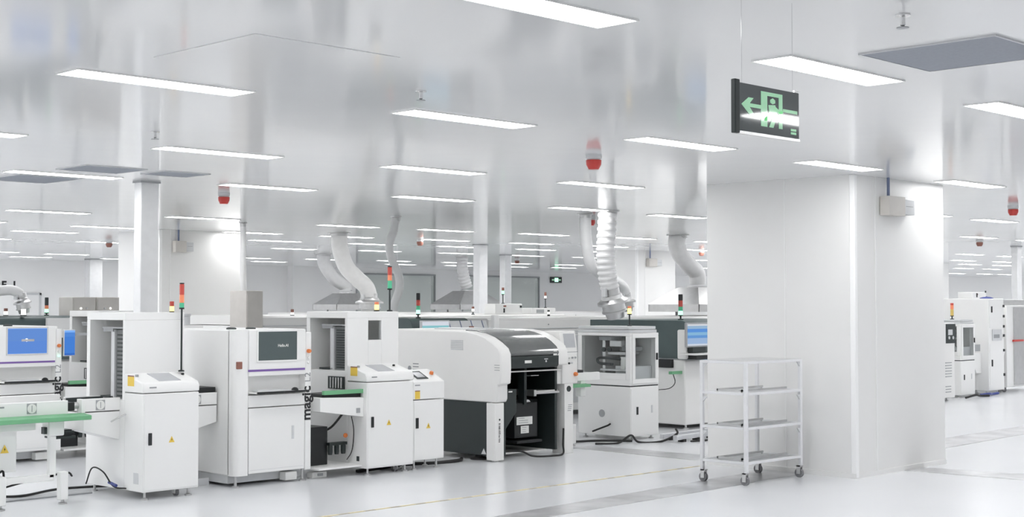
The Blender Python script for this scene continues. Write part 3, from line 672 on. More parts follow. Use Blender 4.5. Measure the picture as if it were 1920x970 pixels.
MB().prism([(11.75, 1.035), (11.08, 1.035), (11.062, 1.06), (11.06, 1.168), (11.75, 1.168)], 'x', 11.2, 11.99).build('hood_rail', 'dark', t, .006)
bx('hood_plate', 'paper', t, 11.42, 11.53, 11.055, 11.06, 1.09, 1.122)
MB().box(11.74, 11.80, 11.055, 11.06, 1.125, 1.135).lathe((11.77, 11.06, 1.105), [(.012, 0), (.012, .005)], (0, -1, 0), 12).build('hood_latch', 'lightgrey', t)
MB().prism([(11.06, 1.23), (11.065, 1.20), (11.065, 1.16)], 'x', 11.9, 11.96).build('hood_sticker', 'paper', t)
rs_ = [(a, b) for a, b in side if b > 1.04]; rs_ = [(13.1, 1.04)] + rs_
MB().prism([(y_ + .05, z_ + (.012 if z_ > 1.1 else 0)) for y_, z_ in rs_], 'x', 11.99, 12.19).build('right_cover', 'warm', t, .012)
MB().box(11.2, 11.99, 11.8, 13.1, 1.25, 1.46).build('top_cover', 'warm', t, .012)
MB().box(11.35, 11.85, 12.0, 12.5, 1.46, 1.475).build('top_plate', 'lightgrey', t, .004)
# interior
MB().box(11.2, 12.09, 12.35, 12.4, .05, 1.034).build('back_wall', 'black', t)
MB().box(12.09, 12.128, 11.22, 12.9, .06, 1.034).build('inner_side_panel', 'dark', t)
MB().box(11.2, 12.09, 11.3, 12.35, 1.02, 1.034).build('inner_ceiling', 'black', t)
MB().box(11.2, 12.16, 11.18, 11.22, .985, 1.0).build('cover_rail', 'steel', t)
MB().box(11.2, 12.16, 11.5, 12.35, .60, .64).box(11.66, 11.70, 11.3, 11.4, .60, 1.03).box(11.2, 11.45, 11.3, 11.34, .90, .91).box(11.7, 11.88, 11.3, 11.34, .925, .935).build('gantry', 'dark', t)
MB().box(11.2, 11.38, 11.25, 11.27, .895, .905).box(11.72, 11.85, 11.25, 11.27, .93, .936).build('gantry_rail', 'steel', t)
MB().prism([(11.17, .06), (11.17, .80), (11.37, .80), (11.37, .54), (11.20, .36), (11.20, .06)], 'y', 11.14, 11.5).build('feeder_cover', 'dark', t, .006)
bx('feeder_plate', 'paper', t, 11.24, 11.30, 11.137, 11.14, .765, .78)
fu = MB().box(11.52, 11.9, 11.32, 12.1, .22, .62).box(11.52, 11.94, 11.28, 12.1, .16, .19).build('feeder_unit', 'black', t, .005)
lb = bx('note_label', 'paper', fu, 11.55, 11.81, 11.314, 11.32, .37, .46); mb = bars(MB(), 11.58, 11.314, .39, 3, .0, .025, .16, .006, 2); mb.build('label_print', 'greyink', lb)
lb = bx('note_label', 'paper', fu, 11.62, 11.75, 11.314, 11.32, .27, .355); bars(MB(), 11.64, 11.314, .285, 3, .0, .025, .09, .005, 4).build('label_print', 'greyink', lb)
tr = MB().box(11.72, 12.15, 11.2, 11.5, .72, .745).box(11.70, 11.74, 11.18, 11.52, .70, .77).build('feeder_tray', 'satin', t, .003)
mb = MB()
for k in range(5): mb.box(11.75, 12.14, 11.22 + k * .055, 11.25 + k * .055, .745, .76)
mb.build('tape_lanes', 'steel', tr)
MB().lathe((11.78, 11.42, .60), [(.05, 0), (.06, .03), (.05, .06)], (0, -1, 0)).build('reel_hub', 'steel', t)
MB().box(11.2, 12.1, 11.35, 12.3, .045, .06).build('bottom_board', 'paper', t)
# right control column
rc = MB().prism([(11.20, .82), (11.20, 1.185), (11.24, 1.44), (11.5, 1.44), (11.5, .82)], 'x', 12.20, 12.47).build('control_column', 'warm', t, .01)
MB().box(12.13, 12.20, 11.22, 11.5, .82, 1.05).build('column_cheek', 'warm', t, .006)
MB().add([(12.25, 11.2055, 1.245), (12.44, 11.2055, 1.245), (12.44, 11.232, 1.41), (12.25, 11.232, 1.41), (12.25, 11.2085, 1.245), (12.44, 11.2085, 1.245), (12.44, 11.236, 1.41), (12.25, 11.236, 1.41)], [(0, 1, 2, 3), (4, 5, 6, 7), (0, 1, 5, 4), (1, 2, 6, 5), (2, 3, 7, 6), (3, 0, 4, 7)]).build('touch_screen', 'screen_grey', rc)
bx('seam', 'greyink', rc, 12.2, 12.47, 11.198, 11.2, 1.19, 1.196); bx('key_slot', 'dark', rc, 12.23, 12.26, 11.19, 11.2, 1.18, 1.2)
for xx, zz, m in ((12.32, 1.12, 'paper'), (12.37, 1.125, 'grey'), (12.42, 1.125, 'grey'), (12.31, 1.06, 'dark'), (12.36, 1.065, 'lightgrey')): button(rc, xx, 11.2, zz, m, .012)
button(rc, 12.42, 11.2, .93, 'orange', .024, 'emergency_stop', l=.035)
lg = bx('leg', 'warm', t, 12.24, 12.39, 11.2, 11.4, .0, .82, bevel=.006)
MB().lathe((12.31, 11.2, .76), [(.035, 0), (.035, .006), (.022, .006)], (0, -1, 0)).build('cable_port', 'dark', lg)
bars(MB(), 12.29, 11.2, .50, 4, .004, .022, .07, .008, 5).build('leg_lettering', 'greyink', lg)
MB().lathe((11.13, 11.5, 0), [(.10, 0), (.10, .02), (.045, .03), (.035, .08)]).build('foot', 'rubber', t)
MB().lathe((11.09, 11.2, 0), [(.04, 0), (.04, .02)]).build('foot', 'satin', t)
for p_ in ((11.2, 12.9), (12.2, 12.8)): foot(t, p_[0], p_[1], .08, .05)
MB().tube(bez([(11.2, 11.25, .10), (11.45, 11.15, .09), (11.6, 11.1, .03), (11.9, 11.08, .013), (12.1, 11.1, .02), (12.21, 11.2, .12), (12.23, 11.21, .3)], 10), .011, 8).build('power_cable', 'rubber', t)

# ------------------------------------------------------------------ conveyor between placement machine and inspection cell
t = thing('transfer_conveyor', 'short white conveyor with green edge beside the glass inspection cell', 'conveyor', (13.1, 12.0, 0))
MB().box(12.5, 13.5, 11.75, 11.80, .80, .90).box(12.5, 13.5, 12.15, 12.20, .80, .95).build('rail', 'white', t, .004)
MB().prism([(11.68, .725), (11.68, .755), (11.78, .765), (11.78, .735)], 'x', 12.5, 13.25).build('edge_guard', 'green', t)
bx('leg', 'white', t, 12.83, 12.92, 11.76, 11.85, .18, .80, bevel=.006); bx('leg', 'white', t, 13.15, 13.24, 11.76, 11.85, .6, .80, bevel=.006)
MB().box(12.5, 12.92, 11.76, 11.85, .18, .25).build('cross_beam', 'white', t, .006); bx('foot_post', 'white', t, 12.93, 13.02, 11.72, 11.8, .03, .27, bevel=.008); foot(t, 12.975, 11.76, .04, .05)
bx('drive_motor', 'black', t, 13.1, 13.3, 11.85, 11.95, .84, .93, bevel=.005); bx('label', 'greyink', t, 12.6, 12.8, 11.747, 11.75, .85, .885)

# ------------------------------------------------------------------ glass inspection cell
def cell(x, y, label, depth=.90, w=.58):
    t = thing('inspection_cell', label, 'inspection machine', (x, y, 0), 'glazed inspection cells')
    b = MB().box(x, x + w, y, y + depth, .05, .69).build('lower_cabinet', 'white', t, .006)
    bx('front_door', 'white', b, x + .015, x + w - .015, y - .005, y, .07, .66)
    bx('handle', 'black', b, x + .12, x + .15, y - .014, y - .005, .33, .43); bx('lock_plate', 'lightgrey', b, x + .42, x + .45, y - .009, y - .005, .34, .44)
    MB().lathe((x, y + .48, .33), [(.05, 0), (.05, .006), (.02, .008)], (-1, 0, 0)).build('side_fan', 'grey', b)
    bx('gap_line', 'black', t, x + .005, x + w - .005, y + .005, y + depth, .69, .705)
    f = MB(); p = .07
    f.box(x - .005, x + w, y - .005, y + depth, .705, .78)
    for xx in (x - .005, x + w - p): f.box(xx, xx + p, y - .005, y + p, .78, 1.345).box(xx, xx + p, y + depth - p, y + depth, .78, 1.345)
    f.box(x - .005, x + w, y - .005, y + depth, 1.345, 1.385); f.build('frame', 'white', t, .006)
    MB().box(x, x + w - .02, y + .01, y + depth, 1.387, 1.425).box(x + .01, x + w - .03, y + .02, y + depth, 1.43, 1.47).build('roof', 'lightgrey', t, .004)
    d_ = MB()
    d_.box(x + .03, x + w - .03, y - .02, y - .005, .73, .79).box(x + .03, x + w - .03, y - .02, y - .005, 1.32, 1.38).box(x + .03, x + .085, y - .02, y - .005, .79, 1.32).box(x + w - .085, x + w - .03, y - .02, y - .005, .79, 1.32)
    d_.build('glass_door_frame', 'white', t, .004)
    bx('door_pane', 'glass', t, x + .085, x + w - .085, y - .014, y - .009, .79, 1.32); bx('door_handle', 'black', t, x + w - .075, x + w - .05, y - .035, y - .02, 1.03, 1.12)
    bx('side_pane', 'glass', t, x + .0, x + .005, y + p, y + depth - p, .86, 1.345); bx('side_sill', 'white', t, x - .006, x + .05, y + p, y + depth - p, .78, .86)
    MB().box(x + w - .02, x + w - .008, y + p, y + depth - p, .78, 1.345).box(x + .07, x + w - p, y + depth - .02, y + depth - .008, .78, 1.345).build('inner_panel', 'white', t)
    # mechanism
    m = MB().box(x + .15, x + .45, y + .55, y + .60, .80, 1.33).box(x + .1, x + .5, y + .15, y + .6, .88, .91)
    m.box(x + .18, x + .5, y + .30, y + .5, 1.20, 1.28).box(x + .2, x + .48, y + .25, y + .55, 1.09, 1.13); m.build('mechanism', 'satin', t, .004)
    MB().box(x + .1, x + .3, y + .4, y + .62, 1.28, 1.335).box(x + .25, x + .5, y + .2, y + .35, 1.14, 1.2).build('drive_box', 'grey', t, .006)
    for k in (0, 1): MB().lathe((x + .15, y + .47 + k * .1, 1.16), [(.032, 0), (.032, .02), (.012, .022)], (-1, 0, 0)).build('pulley', 'dark', t)
    MB().tube(bez([(x + .12, y + .25, 1.04), (x + .12, y + .6, 1.05), (x + .12, y + .66, 1.01), (x + .12, y + .6, .975), (x + .12, y + .4, .97)], 8), .018, 8).build('cable_chain', 'dark', t)
    bx('carriage_post', 'paper', t, x + .1, x + .13, y + .18, y + .24, .91, 1.07); bx('conveyor_bed', 'dark', t, x + .06, x + .5, y + .12, y + .75, .80, .84); bx('work_table', 'lightgrey', t, x + .12, x + .5, y + .05, y + .35, .78, .95, bevel=.004)
    for xx in (x + .06, x + w - .08):
        for yy in (y + .06, y + depth - .08): foot(t, xx, yy, .06, .035)
    return t
C1 = cell(13.98, 11.65, 'white glass-sided inspection cell right of the placement machine')
MB().tube([(13.97, 11.98, .20), (13.93, 11.98, .185), (13.93, 12.25, .09)], .012, 8).build('side_cable', 'rubber', C1)

# ------------------------------------------------------------------ slate topped machine with monitor
def slate_machine(x, y, x1, label, yb, screen_x, cover_z=(.99, 1.53), tw=True):
    t = thing('reflow_machine', label, 'machine', (x, y, 0), 'slate topped machines')
    MB().box(x, x1, y + .05, yb, .06, cover_z[0] - .02).build('body', 'warm', t, .02)
    z0, z1 = cover_z
    MB().prism([(y + .02, z0), (y + .02, z1 - .12)] + arc(y + .14, z1 - .12, .12, 180, 90, 6) + [(yb, z1), (yb, z0)], 'x', x + .03, x1).build('cover', 'teal', t, .006)
    MB().box(x + .02, x1, y + .04, yb, z0 - .02, z0).build('cover_ledge', 'grey', t)
    for xx in (x + .1, x1 - .15): foot(t, xx, y + .12, .07, .04); foot(t, xx, yb - .15, .07, .04)
    return t
t = slate_machine(15.78, 12.1, 18.2, 'white machine with slate green cover and monitor, left of the nearest pillar', 13.95, 0)
MB().box(15.70, 15.775, 12.08, 12.23, .99, 1.40).build('monitor_bracket', 'warm', t, .02)
mo = MB().box(15.60, 16.24, 11.98, 12.02, 1.16, 1.50).build('monitor_housing', 'grey', t, .006); bx('screen', 'screen_app', mo, 15.62, 16.22, 11.975, 11.98, 1.18, 1.48)
bx('monitor_stand', 'dark', mo, 15.75, 16.05, 11.99, 12.12, 1.085, 1.16); bx('keyboard_shelf', 'warm', t, 15.62, 16.6, 11.85, 12.14, 1.05, 1.075, bevel=.006); bx('shelf_gap', 'black', t, 15.78, 16.6, 11.95, 12.16, .985, 1.04)
MB().box(15.72, 15.78, 12.35, 12.6, .86, .98).build('transfer_port', 'black', t, .006); MB().box(15.55, 15.78, 12.2, 12.26, .78, .82).build('edge_guard', 'green', t)
MB().tube(bez([(15.7, 12.3, .78), (15.68, 12.25, .66), (15.62, 12.3, .58), (15.5, 12.4, .56)], 8), .006, 6).build('cable', 'rubber', t)
t = slate_machine(13.05, 14.85, 14.2, 'slate green covered machine with list screen behind the placement machine', 16.35, 0, (.95, 1.56))
mo = MB().box(13.12, 13.66, 14.72, 14.76, 1.20, 1.53).build('monitor_housing', 'lightgrey', t, .005); bx('screen', 'screen_list', mo, 13.14, 13.64, 14.715, 14.72, 1.22, 1.51); bx('monitor_arm', 'grey', mo, 13.35, 13.42, 14.76, 14.88, 1.3, 1.4)
t = slate_machine(8.35, 18.0, 9.62, 'dark topped machine in the third row behind the blue screen printer', 19.2, 0, (1.0, 1.60))
bx('lid', 'white', t, 9.2, 9.55, 17.96, 18.01, 1.30, 1.57)

# ------------------------------------------------------------------ long ovens of the rows behind
def oven(x0, x1, y0, y1, z, label, name='reflow_oven'):
    t = thing(name, label, 'oven', (x0, y0, 0), 'long reflow ovens')
    MB().box(x0, x1, y0, y1, .08, z - .16).build('body', 'white', t, .01)
    MB().prism([(y0 - .01, z - .15), (y0 - .01, z - .03), (y0 + .03, z), (y1, z), (y1, z - .15)], 'x', x0, x1).build('lid', 'warm', t)
    MB().box(x0, x1, y0 - .02, y0 - .01, z - .165, z - .15).box(x0, x1, y0 - .016, y0, z - .22, z - .21).box(x0, x1, y0 - .016, y0, z - .25, z - .24).build('trim_rails', 'lightgrey', t)
    n = max(2, int((x1 - x0) / 2.2))
    for k in range(n):
        xx = x0 + (k + .5) * (x1 - x0) / n; bx('side_panel', 'lightgrey', t, xx - .95, xx + .95, y0 - .006, y0, .2, z - .28)
        MB().lathe((xx, y0 - .01, z - .1), [(.012, 0), (.012, .008)], (0, -1, 0), 8).build('latch', 'grey', t)
    for xx in (x0 + .2, (x0 + x1) / 2, x1 - .2): foot(t, xx, y0 + .1, .09, .05); foot(t, xx, y1 - .1, .09, .05)
    return t
oven(14.7, 22.55, 15.0, 17.1, 1.545, 'long white oven in the second row behind the glass cell')
oven(12.98, 20.0, 18.3, 20.7, 1.575, 'long white oven in the third row under the big curving duct')
oven(21.3, 34.0, 27.2, 29.8, 1.55, 'distant long white oven under the two steel hoods')
t = thing('glazed_hood', 'pale glazed sloping panels beside the list screen', 'machine hood', (13.75, 14.9, 0))
MB().prism([(14.76, 1.34), (14.84, 1.52), (14.84, 1.30)], 'x', 13.72, 14.5).build('sloped_panel', 'lightgrey', t)
for k in range(4): MB().prism([(14.752, 1.34), (14.832, 1.525), (14.84, 1.525), (14.76, 1.34)], 'x', 13.74 + k * .22, 13.75 + k * .22).build('panel_edge', 'conduit', t)
bx('support', 'lightgrey', t, 14.22, 14.5, 14.78, 14.84, 0, 1.32); bx('socket', 'brown', t, 14.08, 14.16, 14.74, 14.76, 1.36, 1.44)
t = thing('white_post', 'slim white post in front of the long oven', 'post', (14.5, 14.9, 0)); MB().box(14.54, 14.64, 14.7, 14.78, .02, 1.6).build('post', 'white', t, .01); bx('base', 'lightgrey', t, 14.52, 14.66, 14.66, 14.82, 0, .02)

def top_box(x0, x1, y, z0, z1, label, dark=False):
    t = thing('equipment_box', label, 'equipment box', (x0, y, z0), 'boxes standing on the ovens')
    MB().box(x0, x1, y, y + .3, z0, z1).build('housing', 'white', t, .01)
    if dark: bx('vent_panel', 'grey', t, x0 + .12, x0 + (x1 - x0) * .5, y - .006, y, z0 + .02, z1 - .03)
    else:
        bx('label', 'brown', t, x0 + (x1 - x0) * .3, x0 + (x1 - x0) * .4, y - .004, y, z1 - .06, z1 - .03); bx('handle', 'black', t, x0 + (x1 - x0) * .30, x0 + (x1 - x0) * .34, y - .012, y, z0 + .03, z0 + .11); bx('latch', 'dark', t, x1 - .06, x1 - .02, y - .012, y, z0 + .12, z0 + .16)
top_box(18.22, 18.93, 18.4, 1.575, 1.77, 'white box with handle on the third-row oven before the windows')
top_box(19.2, 19.85, 18.4, 1.575, 1.69, 'low white box with grey vent on the third-row oven', True)
for i, (x0, x1, lab) in enumerate(((9.75, 10.11, 'left one of two beige cabinets behind the open tower'), (10.12, 10.48, 'right one of two beige cabinets behind the open tower'))):
    t = thing('electrical_cabinet', lab, 'cabinet', (x0, 18.3, 0), 'beige electrical cabinets')
    MB().box(x0, x1, 18.3, 18.7, .0, 1.86).build('cabinet', 'beige', t, .008); bx('door', 'beige', t, x0 + .015, x1 - .015, 18.29, 18.3, .08, 1.83)
    for k in range(2): button(t, x0 + .12 + k * .09, 18.29, 1.70, 'lit_white' if k == i else 'lightgrey', .014, 'indicator')
t = thing('electrical_cabinet', 'tall plain beige cabinet right of the middle pillar', 'cabinet', (12.65, 18.2, 0), 'beige electrical cabinets')
MB().box(12.64, 12.95, 18.25, 18.70, 0, 1.97).build('cabinet', 'beige', t, .008); bx('door', 'beige', t, 12.655, 12.935, 18.24, 18.25, .08, 1.94); bx('handle', 'grey', t, 12.67, 12.69, 18.225, 18.24, 1.0, 1.12)
t = thing('wall_tank', 'low grey cylinder behind the printer beside the signal pole', 'tank', (9.6, 14.9, 0))
MB().box(9.28, 9.75, 15.0, 15.4, 0, 1.5).build('stand', 'white', t, .01); MB().lathe((9.5, 15.2, 1.5), [(.16, 0), (.16, .11), (.17, .115), (.17, .14), (0, .14)]).build('drum', 'lightgrey', t)
t = thing('notice_stand', 'pale notice board with a blue print in the far left', 'notice board', (15.2, 26.5, 0))
bx('board', 'lightgrey', t, 14.0, 14.4, 26.5, 26.53, 1.35, 1.88); bx('print', 'conduit', t, 14.08, 14.26, 26.495, 26.5, 1.66, 1.8); bx('post', 'grey', t, 14.17, 14.23, 26.53, 26.57, 0, 1.8)

t = duct('short duct with damper just right of the tall beige cabinet', [(13.02, 18.9, H), (13.02, 18.9, 2.5), (13.03, 18.9, 2.1), (13.05, 18.9, 1.93)], .05)
damper(t, (13.05, 18.9, 1.95), (.1, 0, -1), .05, .55)
signal('white glowing dome lamp at the left edge above the blue screen printer', 8.9, 18.05, 1.6, .0, [('lit_white', .05), ('lit_white', .03)], .032)

# ------------------------------------------------------------------ signal towers
signal('coral and red signal tower on a dark pole rising from the front left loader', 7.20, 11.44, 1.127, .585, [('lens_green', .045), ('lens_coral', .075), ('lens_red', .10), ('black', .012)])
signal('red and green signal tower on a pole above the second loader', 9.90, 11.62, 1.68, .235, [('lens_green', .085), ('lens_coral', .06), ('lens_red', .085), ('black', .012)], .024)
signal('lit amber beacon with orange cap on top of the second loader', 9.80, 11.72, 1.68, .004, [('lit_yellow', .055), ('lens_coral', .03)], .024)
signal('lit amber beacon just behind the coral signal tower', 9.27, 14.95, 1.5, .16, [('lit_yellow', .06), ('lens_red', .06)], .026)
signal('black, red and lit green signal tower on the slate cover behind the placement machine', 13.31, 15.0, 1.56, .05, [('lit_green', .055), ('lens_green', .06), ('lens_red', .08), ('black', .10)], .028)
signal('black, red and lit green signal tower left of the nearest pillar', 16.2, 12.55, 1.53, .06, [('lit_green', .06), ('lens_green', .06), ('lens_red', .09), ('black', .09)], .032)
signal('lit amber beacon on a white post above the glass cell', 14.33, 11.95, 1.47, .15, [('lit_yellow', .07), ('lens_coral', .03)], .026)
signal('small lit green signal tower on the dark topped machine far left', 9.36, 18.3, 1.6, .03, [('lit_green', .05), ('lens_coral', .05), ('dark', .11)], .026)
signal('tiny signal tower with white light at the left edge', 8.77, 18.3, 1.6, .0, [('lit_white', .05), ('brown', .04)], .026)
signal('thin signal tower beside the tall white column', 10.90, 18.5, 0, 1.68, [('lit_green', .05), ('dark', .16)], .022)
signal('thin signal tower with white light left of the small duct damper', 17.2, 16.1, 1.56, .02, [('lit_white', .04), ('dark', .03)], .02)
signal('tiny white-lit beacon in front of the left exhaust hood', 13.7, 18.5, 1.575, .0, [('lit_white', .04), ('brown', .05)], .026)
signal('tiny white-lit beacon right of the middle exhaust hood', 17.7, 18.45, 1.575, .04, [('lit_white', .05), ('brown', .04)], .024)
signal('slim lit signal tower in front of the right window', 18.62, 18.6, 1.77, .17, [('lit_green', .06), ('brown', .06)], .024)
signal('slim white-lit signal tower on the low vented box', 19.78, 18.6, 1.69, .17, [('lit_white', .05), ('brown', .07)], .022)

# ------------------------------------------------------------------ wire cart by the pillar
x0, x1, y0, y1 = 11.30, 12.28, 7.96, 8.52
t = thing('shelf_trolley', 'grey four-tier shelf trolley on casters beside the nearest pillar', 'trolley', (x0, y0, 0))
for (xx, yy) in ((x0, y0), (x1 - .035, y0), (x0, y1 - .035), (x1 - .035, y1 - .035)): bx('post', 'trolley', t, xx, xx + .035, yy, yy + .035, .11, 1.20, bevel=.004)
for z in (.20, .535, .87, 1.175):
    s = MB().box(x0 + .035, x1 - .035, y0, y0 + .03, z, z + .025).box(x0 + .035, x1 - .035, y1 - .03, y1, z, z + .025).box(x0, x0 + .03, y0 + .035, y1 - .035, z, z + .025).box(x1 - .03, x1, y0 + .035, y1 - .035, z, z + .025)
    so = s.build('shelf_frame', 'trolley', t, .003)
    if z < 1.1:
        bx('shelf_board', 'lightgrey', so, x0 + .03, x1 - .03, y0 + .03, y1 - .03, z + .008, z + .016)
        MB().box(x0 + .10, x1 - .1, y0 + .12, y0 + .135, z + .03, z + .05).box(x0 + .10, x1 - .1, y1 - .15, y1 - .135, z + .03, z + .05).box(x0 + .1, x0 + .115, y0 + .12, y1 - .135, z + .03, z + .05).box(x0 + .12, x0 + .135, y0 + .14, y0 + .15, z + .016, z + .03).box(x1 - .13, x1 - .115, y1 - .15, y1 - .14, z + .016, z + .03).build('board_guide', 'satin', so)
    else: bx('top_sheet', 'clear', so, x0 + .005, x1 - .005, y0 + .005, y1 - .005, z + .025, z + .030)
g = MB()
for z in (.56, .895): 
    for (a, sx) in ((x0 + .035, 1), (x1 - .035, -1)):
        pass
for (xx, yy) in ((x0 + .02, y0 + .02), (x1 - .02, y0 + .02), (x0 + .02, y1 - .04), (x1 - .02, y1 - .04)): caster(t, xx, yy, .12, .045)
cb = MB()
for z in (.87, .535, .20):
    for (yy, s_) in ((y1 - .035, -1), ):
        cb.prism([(yy, z + .305 if z < .8 else z + .305), (yy + s_ * .05, z + .305), (yy, z + .255)], 'x', x0 + .008, x0 + .02)
    cb.prism([(x1 - .035, z + .305), (x1 - .085, z + .305), (x1 - .035, z + .255)], 'y', y0 + .008, y0 + .02)
cb.build('corner_gusset', 'lightgrey', t)

# ------------------------------------------------------------------ bits on the floor in front of the glass cell
for i, (ax, ay, bx_, by, lab) in enumerate(((14.25, 11.35, 16.2, 11.55, 'aluminium profile bar lying farthest back on the floor by the glass cell'), (14.2, 11.10, 15.9, 11.25, 'aluminium profile bar lying nearest on the floor by the glass cell'))):
    z = .05; L = math.hypot(bx_ - ax, by - ay); ux, uy = (bx_ - ax) / L, (by - ay) / L
    t = thing('profile_bar', lab, 'metal bar', (ax, ay, 0), 'aluminium bars on the floor')
    mb = MB(); q = [(ax - uy * .03, ay + ux * .03), (ax + uy * .03, ay - ux * .03), (bx_ + uy * .03, by - ux * .03), (bx_ - uy * .03, by + ux * .03)]
    mb.prism(q, 'z', .03, .09).build('bar', 'alu', t, .004)
    for j in range(5):
        cx, cy = ax + (bx_ - ax) * (j + .5) / 5, ay + (by - ay) * (j + .5) / 5; bx('rubber_foot', 'rubber', t, cx - .03, cx + .03, cy - .045, cy + .045, 0, .035)
t = tag(MB().tube(bez([(13.3, 11.65, .012), (13.55, 11.5, .012), (13.75, 11.45, .10), (13.85, 11.4, .012), (14.1, 11.25, .012), (14.3, 11.15, .10), (14.35, 11.2, .16)], 8), .014, 8).build('cable', 'rubber'), 'thick black cable looping over the floor under the glass cell', 'cable')
tag(MB().tube(bez([(14.4, 11.0, .012), (14.7, 10.95, .012), (15.1, 11.02, .012), (15.4, 11.05, .05), (15.8, 11.1, .012)], 8), .011, 8).build('cable', 'rubber'), 'black cable trailing beside the aluminium bars', 'cable')
tag(MB().tube(bez([(12.45, 12.0, .012), (12.8, 11.95, .012), (13.1, 12.05, .012), (13.6, 11.9, .012), (13.9, 11.55, .012)], 8), .016, 8).build('cable', 'rubber'), 'black cable behind the short conveyor leg', 'cable')
tag(MB().tube(bez([(9.35, 11.5, .012), (9.6, 11.45, .03), (9.75, 11.55, .015), (10.1, 11.6, .02), (10.4, 11.5, .012), (10.75, 11.45, .02), (10.95, 11.6, .012)], 8), .02, 8).build('cable', 'rubber'), 'bundle of black cables beneath the second loader', 'cable')
tag(MB().tube(bez([(5.0, 12.2, .012), (5.6, 12.3, .03), (6.0, 12.2, .012), (6.5, 12.35, .02), (7.2, 12.2, .012), (7.6, 12.3, .015)], 8), .012, 8).build('cable', 'rubber'), 'black cable on the floor behind the left conveyor', 'cable')
t = thing('cable_tray', 'dark cable tray on the floor between the first loader and the printer', 'cable tray', (7.3, 11.9, 0))
MB().box(7.28, 7.70, 11.75, 12.5, .03, .05).build('tray', 'dark', t); MB().box(7.28, 7.7, 11.73, 11.75, .0, .07).build('tray_lip', 'lightgrey', t)
t = thing('junction_block', 'small white block on the floor beneath the second loader', 'junction block', (8.78, 11.45, 0)); bx('block', 'paper', t, 8.72, 8.9, 11.42, 11.52, 0, .06, bevel=.006); bx('plug', 'grey', t, 8.78, 8.84, 11.405, 11.42, .02, .045)

# ------------------------------------------------------------------ machines right of the pillar
C2 = dup(C1, (10.82, .95, 0), 'distant glass-fronted inspection cell right of the nearest pillar')
t = thing('louvred_cabinet', 'white cabinet with vent slots at the right edge of the nearest pillar', 'machine cabinet', (23.6, 12.3, 0))
MB().box(22.9, 24.03, 12.32, 13.2, .06, 1.42).build('body', 'warm', t, .01)
bx('window', 'dark', t, 23.7, 24.05, 12.31, 12.32, 1.05, 1.40); MB().box(23.76, 23.92, 12.30, 12.31, 1.2, 1.3).lathe((23.8, 12.31, 1.15), [(.03, 0), (.03, .01)], (0, -1, 0)).lathe((23.95, 12.31, 1.15), [(.03, 0), (.03, .01)], (0, -1, 0)).build('mechanism', 'lightgrey', t)
v = MB()
for k in range(6): v.box(23.67, 23.9, 12.312, 12.32, .44 + k * .05, .455 + k * .05)
for k in range(3): v.box(23.67, 23.87, 12.312, 12.32, .16 + k * .05, .175 + k * .05)
v.build('vent_slots', 'grey', t)
for xx in (23.2, 23.95): foot(t, xx, 12.45, .07, .04); foot(t, xx, 13.05, .07, .04)
t = thing('tall_cabinet', 'tall white machine cabinet with black hinges in the far right', 'machine cabinet', (25.95, 12.6, 0))
MB().box(25.96, 26.62, 12.6, 13.6, .08, 1.87).build('body', 'white', t, .01); dr = bx('door', 'white', t, 26.0, 26.58, 12.592, 12.6, .1, .98); bx('upper_door', 'white', t, 26.0, 26.58, 12.592, 12.6, 1.3, 1.84)
for z in (.35, .83, 1.12, 1.3, 1.5, 1.7): bx('hinge', 'black', t, 26.56, 26.62, 12.58, 12.592, z, z + .05)
bx('handle', 'black', t, 26.06, 26.10, 12.58, 12.592, .55, .68); bx('handle', 'black', t, 26.06, 26.10, 12.58, 12.592, 1.6, 1.72); bx('recess', 'lightgrey', t, 26.1, 26.5, 12.588, 12.592, 1.05, 1.27); bx('logo', 'greyink', t, 26.16, 26.4, 12.585, 12.588, 1.1, 1.17)
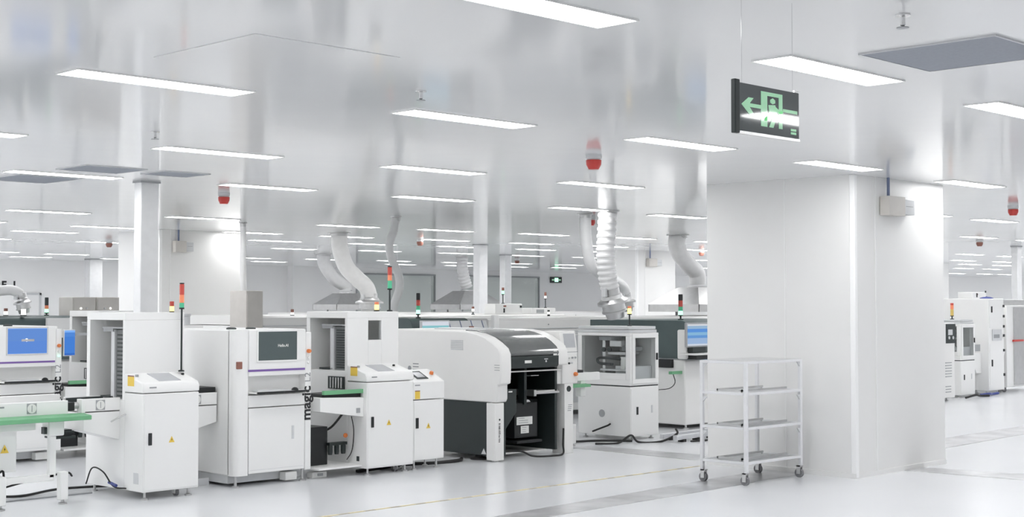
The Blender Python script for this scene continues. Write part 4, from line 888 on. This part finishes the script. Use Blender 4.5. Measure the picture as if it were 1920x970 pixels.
MB().prism([(25.45, .82), (25.96, .82), (25.96, .42), (25.75, .42)], 'y', 12.75, 13.3).build('conveyor_bracket', 'white', t, .006); MB().prism([(26.62, .88), (26.9, .88), (26.72, .5), (26.62, .5)], 'y', 12.7, 13.2).build('side_bracket', 'white', t, .006)
bx('port', 'grey', t, 25.6, 25.85, 12.72, 12.75, .85, .98)
for xx in (26.05, 26.5): foot(t, xx, 12.7, .09, .04); foot(t, xx, 13.4, .09, .04)
t = thing('steel_cabinet', 'stainless cabinet with a red handle at the right edge', 'cabinet', (26.9, 12.7, 0))
MB().box(26.95, 28.3, 12.7, 13.6, .10, 1.74).build('body', 'white', t, .01); bx('door', 'satin', t, 27.25, 28.28, 12.68, 12.7, .14, 1.70); bx('handle', 'red', t, 27.15, 27.6, 12.64, 12.68, 1.01, 1.05, bevel=.008); MB().box(27.0, 28.2, 12.9, 13.4, 1.74, 1.86).build('top_unit', 'satin', t, .01)
for xx in (27.05, 28.1): caster(t, xx, 12.8, .11, .045); caster(t, xx, 13.4, .11, .045)
top_box(26.0, 26.6, 12.95, 1.87, 2.0, 'white box on the tall cabinet in the far right')
t = thing('blue_cap', 'blue round cap on the tall white cabinet in the far right', 'cap', (26.1, 12.72, 1.87)); MB().lathe((26.22, 12.76, 1.87), [(.13, 0), (.13, .015), (.07, .035), (0, .04)]).build('dome', 'blue', t); MB().lathe((26.22, 12.76, 1.905), [(.015, 0), (.015, .012), (0, .014)]).build('stud', 'conduit', t)
oven(22.6, 31.0, 15.0, 16.3, 1.86, 'tall white oven behind the far right machines')
signal('pale amber signal tower above the distant glass cell', 25.07, 12.9, 1.47, .06, [('lens_amber', .12), ('lens_coral', .08), ('lens_red', .04)], .03)
t = thing('cable_heap', 'blue and black hose coil on the floor at the far right machines', 'hose', (25.6, 12.5, 0)); MB().tube(bez([(25.4, 12.5, .03), (25.6, 12.42, .05), (25.85, 12.5, .03), (26.05, 12.46, .04)], 8), .025, 8).build('hose', 'blue', t); MB().tube(bez([(24.6, 12.4, .02), (24.9, 12.35, .06), (25.2, 12.42, .03), (25.5, 12.38, .02)], 8), .02, 8).build('cable', 'rubber', t)

for o in list(bpy.data.objects):
    if '_o' in o: del o['_o']
